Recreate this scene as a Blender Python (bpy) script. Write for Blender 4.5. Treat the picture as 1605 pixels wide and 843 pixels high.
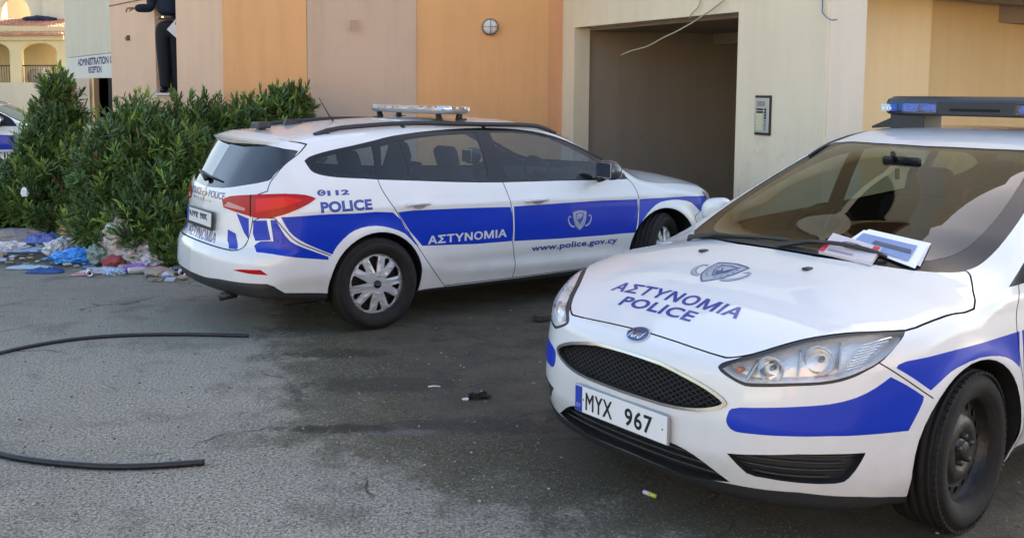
import bpy, bmesh, math, random
import numpy as np
from mathutils import Vector, Matrix, noise
for o in list(bpy.data.objects): bpy.data.objects.remove(o)
scene = bpy.context.scene
COL = scene.collection
random.seed(7); rng = np.random.default_rng(7)
rad = math.radians
# ------------------------------------------------------------------ camera
F_PX, CX, CY, PITCH, ROLL, EYE = 1603.371, 639.358, 288.267, 0.0973134, -0.0022704, 1.72364
cam = bpy.data.cameras.new('camera'); camo = bpy.data.objects.new('camera', cam); COL.objects.link(camo); scene.camera = camo
cam.sensor_width = 36; cam.lens = F_PX/1605*36; cam.shift_x = (802.5-CX)/1605; cam.shift_y = -(421.5-CY)/1605
cam.clip_start = .05; cam.clip_end = 1200
_cp, _sp = math.cos(PITCH), math.sin(PITCH); _c, _s = math.cos(ROLL), math.sin(ROLL)
_fw = np.array([0, _cp, -_sp]); _rt = np.array([1., 0, 0]); _dn = np.array([0, -_sp, -_cp])
_r2 = _c*_rt-_s*_dn; _d2 = _c*_dn+_s*_rt
camo.matrix_world = Matrix([[_r2[i], -_d2[i], -_fw[i], (0, 0, EYE)[i]] for i in range(3)]+[[0, 0, 0, 1]])
# ------------------------------------------------------------------ light
SUN_EL, SUN_AZ = 34, 40          # the sun stands behind the facade, to the right; the court lies in its shade
world = bpy.data.worlds.new('World'); scene.world = world; world.use_nodes = True
wn = world.node_tree
sky = wn.nodes.new('ShaderNodeTexSky'); sky.sky_type = 'NISHITA'; sky.sun_disc = False
sky.sun_elevation = rad(SUN_EL); sky.sun_rotation = rad(SUN_AZ); sky.air_density = 1.0; sky.dust_density = 2.2; sky.ozone_density = .6
wn.links.new(sky.outputs[0], wn.nodes['Background'].inputs[0]); wn.nodes['Background'].inputs[1].default_value = .15
sun = bpy.data.lights.new('sun', 'SUN'); sun.energy = 4.5; sun.angle = rad(.5); sun.color = (1, .93, .82)
suno = bpy.data.objects.new('sun', sun); COL.objects.link(suno)
_sd = Vector((math.sin(rad(SUN_AZ))*math.cos(rad(SUN_EL)), math.cos(rad(SUN_AZ))*math.cos(rad(SUN_EL)), math.sin(rad(SUN_EL))))
suno.rotation_euler = _sd.to_track_quat('Z', 'Y').to_euler(); suno.location = (0, 0, 30)
vs = scene.view_settings; vs.view_transform = 'Standard'; vs.look = 'None'; vs.exposure = 1.88; vs.gamma = 1; vs.use_curve_mapping = False
vs.use_white_balance = True; vs.white_balance_temperature = 7100; vs.white_balance_tint = 10   # the phone's balance for open shade
scene.cycles.max_bounces = 8; scene.cycles.transparent_max_bounces = 16; scene.cycles.caustics_reflective = False; scene.cycles.caustics_refractive = False
# ------------------------------------------------------------------ materials
MATS = {}
def mat(name, col=(.5, .5, .5), rough=.5, metal=0, coat=0, bump=0, bscale=60, var=0, vscale=3, spec=.5, sheen=0, sub=0, col2=None, crough=.03, dist=.01, detail=4, alpha=1):
    if name in MATS: return MATS[name]
    m = bpy.data.materials.new(name); m.use_nodes = True; nt = m.node_tree; b = nt.nodes['Principled BSDF']
    b.inputs['Base Color'].default_value = (*col, 1); b.inputs['Roughness'].default_value = rough; b.inputs['Metallic'].default_value = metal
    b.inputs['Coat Weight'].default_value = coat; b.inputs['Coat Roughness'].default_value = crough
    b.inputs['Specular IOR Level'].default_value = spec; b.inputs['Alpha'].default_value = alpha
    tc = nt.nodes.new('ShaderNodeTexCoord')
    if var:
        n = nt.nodes.new('ShaderNodeTexNoise'); n.inputs['Scale'].default_value = vscale; n.inputs['Detail'].default_value = 7; n.inputs['Roughness'].default_value = .6
        nt.links.new(tc.outputs['Object'], n.inputs[0])
        r = nt.nodes.new('ShaderNodeMapRange'); r.inputs[1].default_value = .3; r.inputs[2].default_value = .7
        nt.links.new(n.outputs[0], r.inputs[0])
        mx = nt.nodes.new('ShaderNodeMix'); mx.data_type = 'RGBA'
        c2 = col2 or tuple(c*(1-var) for c in col)
        mx.inputs[6].default_value = (*col, 1); mx.inputs[7].default_value = (*c2, 1)
        nt.links.new(r.outputs[0], mx.inputs[0]); nt.links.new(mx.outputs[2], b.inputs['Base Color'])
    if bump:
        n = nt.nodes.new('ShaderNodeTexNoise'); n.inputs['Scale'].default_value = bscale; n.inputs['Detail'].default_value = detail
        nt.links.new(tc.outputs['Object'], n.inputs[0])
        bp = nt.nodes.new('ShaderNodeBump'); bp.inputs['Strength'].default_value = bump; bp.inputs['Distance'].default_value = dist
        nt.links.new(n.outputs[0], bp.inputs['Height']); nt.links.new(bp.outputs[0], b.inputs['Normal'])
    MATS[name] = m; return m
def glassmat(name, tint, ior=1.55, refl=(1, 1, 1), rough=0.0, two=1.15):
    if name in MATS: return MATS[name]
    m = bpy.data.materials.new(name); m.use_nodes = True; nt = m.node_tree; nt.nodes.remove(nt.nodes['Principled BSDF'])
    out = nt.nodes['Material Output']; t = nt.nodes.new('ShaderNodeBsdfTransparent'); t.inputs[0].default_value = (*tint, 1)
    g = nt.nodes.new('ShaderNodeBsdfGlossy'); g.inputs[0].default_value = (*refl, 1); g.inputs['Roughness'].default_value = rough
    lw = nt.nodes.new('ShaderNodeLayerWeight'); lw.inputs[0].default_value = .5
    # fresnel curve for two faces of a pane, the same seen from inside or outside
    p = nt.nodes.new('ShaderNodeMath'); p.operation = 'POWER'; p.inputs[1].default_value = 4.2
    a = nt.nodes.new('ShaderNodeMath'); a.operation = 'MULTIPLY_ADD'; r0 = two*((ior-1)/(ior+1))**2; a.inputs[1].default_value = 1-r0; a.inputs[2].default_value = r0
    nt.links.new(lw.outputs['Facing'], p.inputs[0]); nt.links.new(p.outputs[0], a.inputs[0])
    mx = nt.nodes.new('ShaderNodeMixShader'); nt.links.new(a.outputs[0], mx.inputs[0]); nt.links.new(t.outputs[0], mx.inputs[1]); nt.links.new(g.outputs[0], mx.inputs[2])
    nt.links.new(mx.outputs[0], out.inputs[0]); MATS[name] = m; return m
def paintmat(name, col, dirt=.12):
    m = mat(name, col, rough=.42, coat=1, crough=.035, spec=.4)
    nt = m.node_tree; b = nt.nodes['Principled BSDF']; tc = nt.nodes.new('ShaderNodeTexCoord')
    n = nt.nodes.new('ShaderNodeTexNoise'); n.inputs['Scale'].default_value = 5; n.inputs['Detail'].default_value = 8; n.inputs['Roughness'].default_value = .7
    nt.links.new(tc.outputs['Object'], n.inputs[0])
    sx = nt.nodes.new('ShaderNodeSeparateXYZ'); nt.links.new(tc.outputs['Object'], sx.inputs[0])
    h = nt.nodes.new('ShaderNodeMapRange'); h.inputs[1].default_value = .75; h.inputs[2].default_value = .15; nt.links.new(sx.outputs[2], h.inputs[0])
    k = nt.nodes.new('ShaderNodeMath'); k.operation = 'MULTIPLY_ADD'; k.inputs[1].default_value = .9; k.inputs[2].default_value = .25; nt.links.new(h.outputs[0], k.inputs[0])
    d = nt.nodes.new('ShaderNodeMath'); d.operation = 'MULTIPLY'; nt.links.new(n.outputs[0], d.inputs[0]); nt.links.new(k.outputs[0], d.inputs[1])
    e = nt.nodes.new('ShaderNodeMath'); e.operation = 'MULTIPLY'; e.inputs[1].default_value = dirt*2.2; nt.links.new(d.outputs[0], e.inputs[0])
    mx = nt.nodes.new('ShaderNodeMix'); mx.data_type = 'RGBA'; mx.inputs[6].default_value = (*col, 1); mx.inputs[7].default_value = (.25, .22, .18, 1)
    nt.links.new(e.outputs[0], mx.inputs[0]); nt.links.new(mx.outputs[2], b.inputs['Base Color'])
    q = nt.nodes.new('ShaderNodeMath'); q.operation = 'MULTIPLY_ADD'; q.inputs[1].default_value = .22; q.inputs[2].default_value = .02
    nt.links.new(e.outputs[0], q.inputs[0]); nt.links.new(q.outputs[0], b.inputs['Coat Roughness'])
    return m
white = paintmat('white_paint', (.68, .70, .72), .2); blue = paintmat('blue_livery', (.0, .030, .40), .0)
blackgloss = mat('black_gloss', (.008, .008, .010), .22, spec=.35); rubber = mat('rubber_black', (.009, .009, .0095), .8, bump=.3, bscale=120, var=.4, vscale=14, col2=(.017, .0165, .015), spec=.3)
plastic = mat('black_plastic', (.02, .021, .023), .5, bump=.1, bscale=300); seam = mat('seam_black', (.006, .006, .006), .9)
chrome = mat('chrome', (.8, .8, .82), .08, metal=1); chrome2 = mat('dull_chrome', (.42, .43, .45), .16, metal=1); signink = mat('sign_ink', (.01, .015, .09), .9); silver = mat('silver_plastic', (.50, .51, .52), .38, metal=.35, coat=.3, var=.18, vscale=8)
darkmetal = mat('dark_steel', (.012, .0115, .011), .42, metal=.2, bump=.3, bscale=40, var=.6, vscale=9, col2=(.030, .029, .028))
lining = mat('grey_lining', (.028, .028, .03), .95); seatm = mat('seat_fabric', (.014, .017, .024), .95, bump=.4, bscale=200); dashm = mat('dash_plastic', (.012, .012, .012), .8, bump=.2, bscale=180)
redlens = mat('red_lens', (.40, .002, .005), .2, spec=.25); redlight = mat('red_lens_bright', (.66, .006, .010), .2, spec=.25); paleplate = mat('pale_lens', (.50, .26, .27), .25, spec=.3)
glass = glassmat('window_glass', (.62, .72, .78), 1.48, two=1.0); darkglass = glassmat('privacy_glass', (.18, .22, .26), two=2); lensglass = glassmat('lamp_glass', (.93, .95, .97), 1.45)
screenglass = glassmat('windscreen_glass', (.30, .37, .32), 1.58, two=1.25)
blue.node_tree.nodes['Principled BSDF'].inputs['Coat Weight'].default_value = .3; blue.node_tree.nodes['Principled BSDF'].inputs['Specular IOR Level'].default_value = .2
plateW = mat('plate_white', (.72, .74, .76), .3, coat=.4); inkK = mat('ink_black', (.01, .01, .012), .4); inkB = mat('ink_blue', (.012, .035, .26), .35, coat=.6); inkW = mat('ink_silver', (.55, .58, .62), .35, coat=.3)
inkS = mat('ink_shield_grey', (.33, .37, .43), .4, coat=.4); euB = mat('euro_blue', (.01, .04, .38), .3, coat=.5)
# ------------------------------------------------------------------ object helpers
def tag(o, label=None, cat=None, group=None, kind=None):
    if label: o['label'] = label
    if cat: o['category'] = cat
    if group: o['group'] = group
    if kind: o['kind'] = kind
    return o
def thing(name, label, cat, loc=(0, 0, 0), rz=0, group=None):
    o = bpy.data.objects.new(name, None); COL.objects.link(o); o.location = loc; o.rotation_euler = (0, 0, rz); o.empty_display_size = .2
    return tag(o, label, cat, group)
def link(name, me, parent=None, m=None, smooth=False):
    o = bpy.data.objects.new(name, me); COL.objects.link(o)
    if parent: o.parent = parent
    if m is not None and not len(me.materials):
        for q in (m if isinstance(m, (list, tuple)) else [m]): me.materials.append(q)
    if smooth: me.shade_smooth()
    return o
def pydata(name, V, F, m=None, parent=None, smooth=False):
    me = bpy.data.meshes.new(name); me.from_pydata([tuple(v) for v in V], [], [tuple(f) for f in F]); me.update()
    return link(name, me, parent, m, smooth)
class MB:
    """collects simple shapes, links them as one mesh object"""
    def __init__(s): s.V = []; s.F = []; s.S = []; s.M = []
    def add(s, V, F, sm=False, mi=0):
        n = len(s.V); s.V += [tuple(v) for v in V]; s.F += [tuple(i+n for i in f) for f in F]; s.S += [sm]*len(F); s.M += [mi]*len(F); return s
    def box(s, c, d, R=None, bev=0, mi=0):
        c = np.array(c, float); d = np.array(d, float)/2
        if bev:
            V = []; b = min(bev, min(d)*.95)
            bmx = bmesh.new(); bmesh.ops.create_cube(bmx, size=1)
            for v in bmx.verts: v.co = Vector((v.co.x*2*d[0], v.co.y*2*d[1], v.co.z*2*d[2]))
            bmesh.ops.bevel(bmx, geom=bmx.edges[:], offset=b, segments=2, profile=.5, affect='EDGES')
            bmx.verts.index_update(); V = [np.array(v.co) for v in bmx.verts]; F = [[v.index for v in f.verts] for f in bmx.faces]; bmx.free()
        else:
            V = [np.array([x, y, z])*d for x in (-1, 1) for y in (-1, 1) for z in (-1, 1)]
            F = [(0, 1, 3, 2), (4, 6, 7, 5), (0, 4, 5, 1), (2, 3, 7, 6), (0, 2, 6, 4), (1, 5, 7, 3)]
        if R is not None: V = [np.array(R) @ v for v in V]
        return s.add([v+c for v in V], F, False, mi)
    def tube(s, pts, r, n=8, cap=True, mi=0):
        P = [np.array(p, float) for p in pts]; rr = r if isinstance(r, (list, tuple)) else [r]*len(P); V = []; F = []
        up = None
        for i, p in enumerate(P):
            t = P[min(i+1, len(P)-1)]-P[max(i-1, 0)]; t /= max(np.linalg.norm(t), 1e-9)
            if up is None: up = np.array([0, 0, 1.]) if abs(t[2]) < .9 else np.array([1., 0, 0])
            a = np.cross(t, up); a /= np.linalg.norm(a); up = np.cross(a, t); b = up
            V += [p+rr[i]*(math.cos(2*math.pi*k/n)*a+math.sin(2*math.pi*k/n)*b) for k in range(n)]
        for i in range(len(P)-1): F += [(i*n+k, (i+1)*n+k, (i+1)*n+(k+1) % n, i*n+(k+1) % n) for k in range(n)]
        if cap: F += [tuple(range(n)), tuple(range((len(P)-1)*n, len(P)*n))[::-1]]
        return s.add(V, F, True, mi)
    def lathe(s, prof, n=32, axis='y', c=(0, 0, 0), mi=0, closed=False):
        """prof: (radius, along-axis)"""
        V = []; F = []
        for r, a in prof:
            for k in range(n):
                t = 2*math.pi*k/n; u, v = r*math.cos(t), r*math.sin(t)
                V.append({'y': (c[0]+u, c[1]+a, c[2]+v), 'z': (c[0]+u, c[1]+v, c[2]+a), 'x': (c[0]+a, c[1]+u, c[2]+v)}[axis])
        m = len(prof)
        for i in range(m if closed else m-1):
            j = (i+1) % m
            F += [(i*n+k, i*n+(k+1) % n, j*n+(k+1) % n, j*n+k) for k in range(n)]
        return s.add(V, F, True, mi)
    def prism(s, poly, f0, f1, mi=0):
        """poly of 2D points; f0/f1 map a 2D point to the near / far 3D point"""
        n = len(poly); V = [f0(p) for p in poly]+[f1(p) for p in poly]
        F = [tuple(range(n)), tuple(range(n, 2*n))[::-1]]+[(i, n+i, n+(i+1) % n, (i+1) % n) for i in range(n)]
        return s.add(V, F, False, mi)
    def build(s, name, m, parent=None, flip=True):
        me = bpy.data.meshes.new(name); me.from_pydata(s.V, [], s.F)
        me.polygons.foreach_set('use_smooth', s.S); me.polygons.foreach_set('material_index', s.M); me.update()
        bmx = bmesh.new(); bmx.from_mesh(me); bmesh.ops.recalc_face_normals(bmx, faces=bmx.faces[:]); bmx.to_mesh(me); bmx.free()
        return link(name, me, parent, m)
def rot(axis, a): return np.array(Matrix.Rotation(a, 3, axis))
def text_geo(txt, size=1, off=0, align='CENTER', spacing=1.0, shear=0):
    """lettering as flat triangles: glyph outlines pushed outwards by off, filled by winding number"""
    from mathutils.geometry import delaunay_2d_cdt
    cu = bpy.data.curves.new('t', 'FONT'); cu.body = txt; cu.size = size; cu.align_x = align; cu.align_y = 'CENTER'; cu.space_character = spacing; cu.shear = shear
    o = bpy.data.objects.new('t', cu); COL.objects.link(o); dg = bpy.context.evaluated_depsgraph_get(); oc = o.evaluated_get(dg).to_curve(dg); loops = []
    for sp in oc.splines:
        bp_ = sp.bezier_points; n = len(bp_); Q = []
        if n:
            for k in range(n):
                a, b_ = bp_[k], bp_[(k+1) % n]; A_, B_, C_, D_ = (np.array(v[:2]) for v in (a.co, a.handle_right, b_.handle_left, b_.co)); ch = D_-A_; L_ = np.linalg.norm(ch)+1e-9
                bend = max(abs(np.cross(ch, B_-A_)), abs(np.cross(ch, C_-A_)))/L_
                for t in ((0,) if bend < .002 else (0, .25, .5, .75)): Q.append((1-t)**3*A_+3*t*(1-t)**2*B_+3*t*t*(1-t)*C_+t**3*D_)
        else: Q = [np.array(p.co[:2]) for p in sp.points]
        R_ = []
        for p in Q:
            if not R_ or np.linalg.norm(p-R_[-1]) > .006*size: R_.append(p)
        while len(R_) > 3 and np.linalg.norm(R_[0]-R_[-1]) < .006*size: R_.pop()
        if len(R_) >= 3: loops.append(np.array(R_))
    o.to_curve_clear() if hasattr(o, 'to_curve_clear') else None
    bpy.data.objects.remove(o); bpy.data.curves.remove(cu)
    area = lambda Q: .5*np.sum(Q[:, 0]*np.roll(Q[:, 1], -1)-Q[:, 1]*np.roll(Q[:, 0], -1)); sg = math.copysign(1, area(max(loops, key=lambda Q: abs(area(Q))))); out = []
    for Q in loops:
        n = len(Q); R_ = []
        for i in range(n):
            d0 = Q[i]-Q[i-1]; d1 = Q[(i+1) % n]-Q[i]; n0 = np.array([d0[1], -d0[0]])/np.linalg.norm(d0); n1 = np.array([d1[1], -d1[0]])/np.linalg.norm(d1); m = n0+n1; m /= max(np.linalg.norm(m), 1e-6)
            R_.append(Q[i]+sg*m*off/max(np.dot(m, n0), .6))
        out.append(np.array(R_))
    pts = []; ed = []
    for Q in out: n0 = len(pts); n = len(Q); pts += [Vector(q) for q in Q]; ed += [(n0+i, n0+(i+1) % n) for i in range(n)]
    vo, eo, fo, *_ = delaunay_2d_cdt(pts, ed, [], 0, 1e-6); vo = np.array([v[:] for v in vo]); C_ = np.array([vo[list(f)].mean(0) for f in fo]); w_ = np.zeros(len(C_), int); x, y = C_[:, 0], C_[:, 1]
    for Q in out:
        for i in range(len(Q)):
            (x1, y1), (x2, y2) = Q[i-1], Q[i]
            if y1 == y2: continue
            m = ((y1 > y) != (y2 > y)) & (x < (x2-x1)*(y-y1)/(y2-y1)+x1); w_ += m.astype(int)*(1 if y2 > y1 else -1)
    return vo, [tuple(f) for f, k in zip(fo, w_) if k*sg > 0]
def plate(outer, holes, depth, name, m, parent=None, frame=None):
    """flat wall of an outline with holes, real thickness; frame maps (u,v,w) -> 3D"""
    cu = bpy.data.curves.new('p', 'CURVE'); cu.dimensions = '2D'; cu.fill_mode = 'BOTH'; cu.extrude = depth/2
    for loop in [outer]+list(holes):
        sp = cu.splines.new('POLY'); sp.points.add(len(loop)-1); sp.use_cyclic_u = True
        for q, p in zip(sp.points, loop): q.co = (p[0], p[1], 0, 1)
    o = bpy.data.objects.new('p', cu); COL.objects.link(o); dg = bpy.context.evaluated_depsgraph_get(); me = bpy.data.meshes.new_from_object(o.evaluated_get(dg))
    bpy.data.objects.remove(o); bpy.data.curves.remove(cu)
    if frame:
        for v in me.vertices: v.co = frame(v.co.x, v.co.y, v.co.z)
    me.name = name; bmx = bmesh.new(); bmx.from_mesh(me); bmesh.ops.remove_doubles(bmx, verts=bmx.verts[:], dist=1e-5); bmesh.ops.recalc_face_normals(bmx, faces=bmx.faces[:]); bmx.to_mesh(me); bmx.free()
    me.materials.clear(); return link(name, me, parent, m)
def copy_tree(o, parent=None):
    c = o.copy(); COL.objects.link(c); c.parent = parent
    for ch in list(o.children): copy_tree(ch, c)
    return c
# ------------------------------------------------------------------ the car skins
def pchip(pts,n=1500):
    p=np.array(sorted(pts),float); x,y=p[:,0],p[:,1]; h=np.diff(x); d=np.diff(y)/h
    m=np.zeros(len(x)); m[0],m[-1]=d[0],d[-1]
    for i in range(1,len(x)-1):
        m[i]=0 if d[i-1]*d[i]<=0 else (h[i-1]+h[i])*3/((2*h[i]+h[i-1])/d[i-1]+(h[i]+2*h[i-1])/d[i])
    X=np.linspace(x[0],x[-1],n); k=np.clip(np.searchsorted(x,X)-1,0,len(h)-1); t=(X-x[k])/h[k]
    Y=(2*t**3-3*t**2+1)*y[k]+(t**3-2*t**2+t)*h[k]*m[k]+(-2*t**3+3*t**2)*y[k+1]+(t**3-t**2)*h[k]*m[k+1]
    return lambda v: np.interp(v,X,Y)
def smax(a,b,k):
    h=np.clip(.5+.5*(a-b)/k,0,1); return b+(a-b)*h+k*h*(1-h)
def sst(a,b,x):
    t=np.clip((x-a)/(b-a),0,1); return t*t*(3-2*t)
class Body:
    """implicit car body: F(x,y,z)=0 on the skin; x forward, y across, z up"""
    def __init__(s,**k):
        for n,v in k.items(): setattr(s,n,pchip(v) if isinstance(v,list) else v)
    def W(s,x,z):
        zb=s.belt(x)
        w=s.plan(x)+s.side(z-zb)
        w=w+s.lip*(np.exp(-((np.hypot(x-s.ax0,z-s.axz)-s.arch)/.05)**2)+np.exp(-((np.hypot(x-s.ax1,z-s.axz)-s.arch)/.05)**2))*(z>.1)
        w=w+s.crease(x,z)
        return w-s.taper(x)*sst(0,.4,z-zb)
    def T(s,x,y):
        y2=y*y
        return s.top(x+s.bow(x)*y2)-s.crown(x)*y2-s.crown4(x)*y2*y2
    def F(s,x,y,z):
        y=np.abs(y)
        W=s.W(x,z); f=y-W
        # slope of greenhouse makes f non-unit: normalise
        e=1e-3
        sl=(s.W(x,z+e)-s.W(x,z-e))/(2*e); f=f/np.sqrt(1+sl*sl)
        T=s.T(x,y); st=(s.T(x+e,y)-s.T(x-e,y))/(2*e); g=(z-T)/np.sqrt(1+st*st)
        fr=x-(s.nose(z)-s.ncurve(y)); fr=fr*s.nfac(y)
        rr=(s.tail(z)+s.tcurve(y))-x; rr=rr*s.tfac(y)
        r=smax(f,g,s.ktop(x)); 
        r=smax(r,fr,s.knose(z)); r=smax(r,rr,s.ktail(z))
        r=smax(r,s.bottom(x)-z,.04)
        return r
    def grad(s,P,e=1.5e-3):
        x,y,z=P[:,0],P[:,1],P[:,2]
        g=np.stack([s.F(x+e,y,z)-s.F(x-e,y,z),s.F(x,y+e,z)-s.F(x,y-e,z),s.F(x,y,z+e)-s.F(x,y,z-e)],1)/(2*e)
        return g
    def project(s,P,n=4,mid=None):
        P=P.copy()
        for _ in range(n):
            f=s.F(P[:,0],P[:,1],P[:,2]); g=s.grad(P)
            if mid is not None: g[mid,1]=0
            P-=np.clip(f/np.maximum((g*g).sum(1),.05),-.03,.03)[:,None]*g
        if mid is not None: P[mid,1]=0
        return P
    def mesh(s,h,x0,x1,ymax,z0,z1):
        """surface nets over the half body y>=0"""
        xs=np.arange(x0,x1+h,h); ys=np.arange(-h/2,ymax+h,h); zs=np.arange(z0,z1+h,h)
        X,Y,Z=np.meshgrid(xs,ys,zs,indexing='ij'); V=s.F(X,Y,Z); S=V<0
        c=np.zeros(tuple(n-1 for n in S.shape),int)
        for i in(0,1):
            for j in(0,1):
                for k in(0,1): c+=S[i:S.shape[0]-1+i,j:S.shape[1]-1+j,k:S.shape[2]-1+k]
        act=(c>0)&(c<8); idx=-np.ones(act.shape,int); I=np.argwhere(act); idx[act]=np.arange(len(I))
        acc=np.zeros((len(I),3));cnt=np.zeros(len(I))
        offs=[(0,0,0),(1,0,0),(0,1,0),(0,0,1),(1,1,0),(1,0,1),(0,1,1),(1,1,1)]
        for a in offs:
            for ax in range(3):
                if a[ax]: continue
                b=list(a);b[ax]=1
                va=V[I[:,0]+a[0],I[:,1]+a[1],I[:,2]+a[2]]; vb=V[I[:,0]+b[0],I[:,1]+b[1],I[:,2]+b[2]]
                m=(va<0)!=(vb<0); t=np.where(m,va/np.where(m,va-vb,1),0)
                p=np.tile(np.array(a,float),(len(I),1)); p[:,ax]+=t
                acc+=p*m[:,None]; cnt+=m
        P=np.array([x0,-h/2,z0])+(I+acc/cnt[:,None])*h
        mid=I[:,1]==0; P[mid,1]=0
        P=s.project(P,5,mid)
        F=[]
        for ax in range(3):
            o1,o2=[(1,2),(2,0),(0,1)][ax]
            sl0=[slice(None)]*3; sl1=[slice(None)]*3
            sl0[ax]=slice(0,-1); sl1[ax]=slice(1,None)
            SA=S[tuple(sl0)];SB=S[tuple(sl1)]
            for inv,M in((0,SA&~SB),(1,~SA&SB)):
                E=np.argwhere(M)
                ok=(E[:,o1]>=1)&(E[:,o2]>=1)&(E[:,o1]<act.shape[o1])&(E[:,o2]<act.shape[o2]); E=E[ok]
                if not len(E): continue
                q=[]
                for d1,d2 in((1,1),(0,1),(0,0),(1,0)):
                    K=E.copy(); K[:,o1]-=d1; K[:,o2]-=d2; q.append(idx[K[:,0],K[:,1],K[:,2]])
                q=np.stack(q,1); q=q[(q>=0).all(1)]
                F.append(q[:,::-1] if inv else q)
        return P,np.concatenate(F)
zero=lambda x,*a: 0*x
def const(v): return lambda x: v+0*x
SKIN_A=Body(ax0=0.,ax1=2.70,axz=.325,arch=.375,lip=.012,
 top=[(-1.4,1.2),(-1.0,1.325),(-.75,1.362),(-.5,1.393),(0,1.436),(.5,1.458),(1.0,1.462),(1.4,1.448),(1.65,1.418),(1.85,1.365),(2.2,1.215),(2.5,1.085),(2.70,1.0),(2.78,.985),(3.0,.955),(3.25,.905),(3.42,.845),(3.58,.74),(3.8,.5)],
 bow=[(-1.2,0),(1.2,0.0),(1.7,.2),(2.3,.25),(2.6,.28),(2.85,.1),(3.3,.0),(4,.0)],
 crown=[(-1.2,.09),(1.5,.09),(1.9,.07),(2.6,.07),(2.8,.08),(4,.06)],
 crown4=[(-1.2,.05),(2,.05),(2.7,.05),(4,.12)],
 plan=[(-1.2,.80),(-.95,.865),(-.5,.895),(0,.905),(.6,.895),(1.2,.89),(2.0,.892),(2.7,.905),(3.1,.90),(3.35,.875),(3.5,.845),(3.75,.78)],
 belt=[(-1.2,1.045),(0,1.04),(1.0,.975),(2.3,.93),(2.9,.90),(3.6,.86)],
 side=[(-.9,-.12),(-.78,-.07),(-.70,-.045),(-.60,-.012),(-.45,-.004),(-.33,0),(-.2,-.006),(-.1,-.022),(-.02,-.045),(.06,-.08),(.2,-.148),(.35,-.235),(.5,-.34),(.6,-.44)],
 taper=[(-1.2,.10),(-.6,.05),(0,.015),(.6,0),(1.5,0),(2.3,.03),(3,.03)],
 nose=[(0,3.50),(.2,3.56),(.3,3.60),(.45,3.625),(.6,3.62),(.75,3.59),(.9,3.5),(1.5,3.4)],
 ncurve=[(0,0),(.2,.012),(.4,.045),(.55,.09),(.7,.17),(.8,.26),(.9,.42),(1.1,.9)],
 nfac=[(0,1),(.4,.95),(.7,.75),(.9,.45),(1.1,.3)],
 tail=[(0,-.9),(.2,-.97),(.3,-1.03),(.38,-1.06),(.52,-1.055),(.58,-1.035),(.63,-.985),(.72,-.968),(.85,-.955),(.97,-.935),(1.03,-.905),(1.2,-.80),(1.32,-.72),(1.4,-.66)],
 tcurve=[(0,0),(.3,.02),(.5,.062),(.65,.115),(.75,.175),(.83,.26),(.9,.40),(1.0,.7)],
 tfac=[(0,1),(.5,.93),(.75,.75),(.9,.5),(1.1,.4)],
 ktop=[(-1.2,.06),(1.6,.07),(1.9,.035),(2.6,.03),(2.8,.07),(4,.09)],
 knose=const(.05), ktail=const(.035),
 bottom=[(-1.4,.29),(-1.0,.285),(-.75,.275),(-.37,.225),(.3,.19),(4,.19)],
 crease=lambda x,z: -.012*np.exp(-((z-.40)/.055)**2)*sst(.3,.7,x)*sst(2.5,2.1,x)*(z>0)+.006*np.exp(-((z-(.865-.02*x))/.03)**2))
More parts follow.
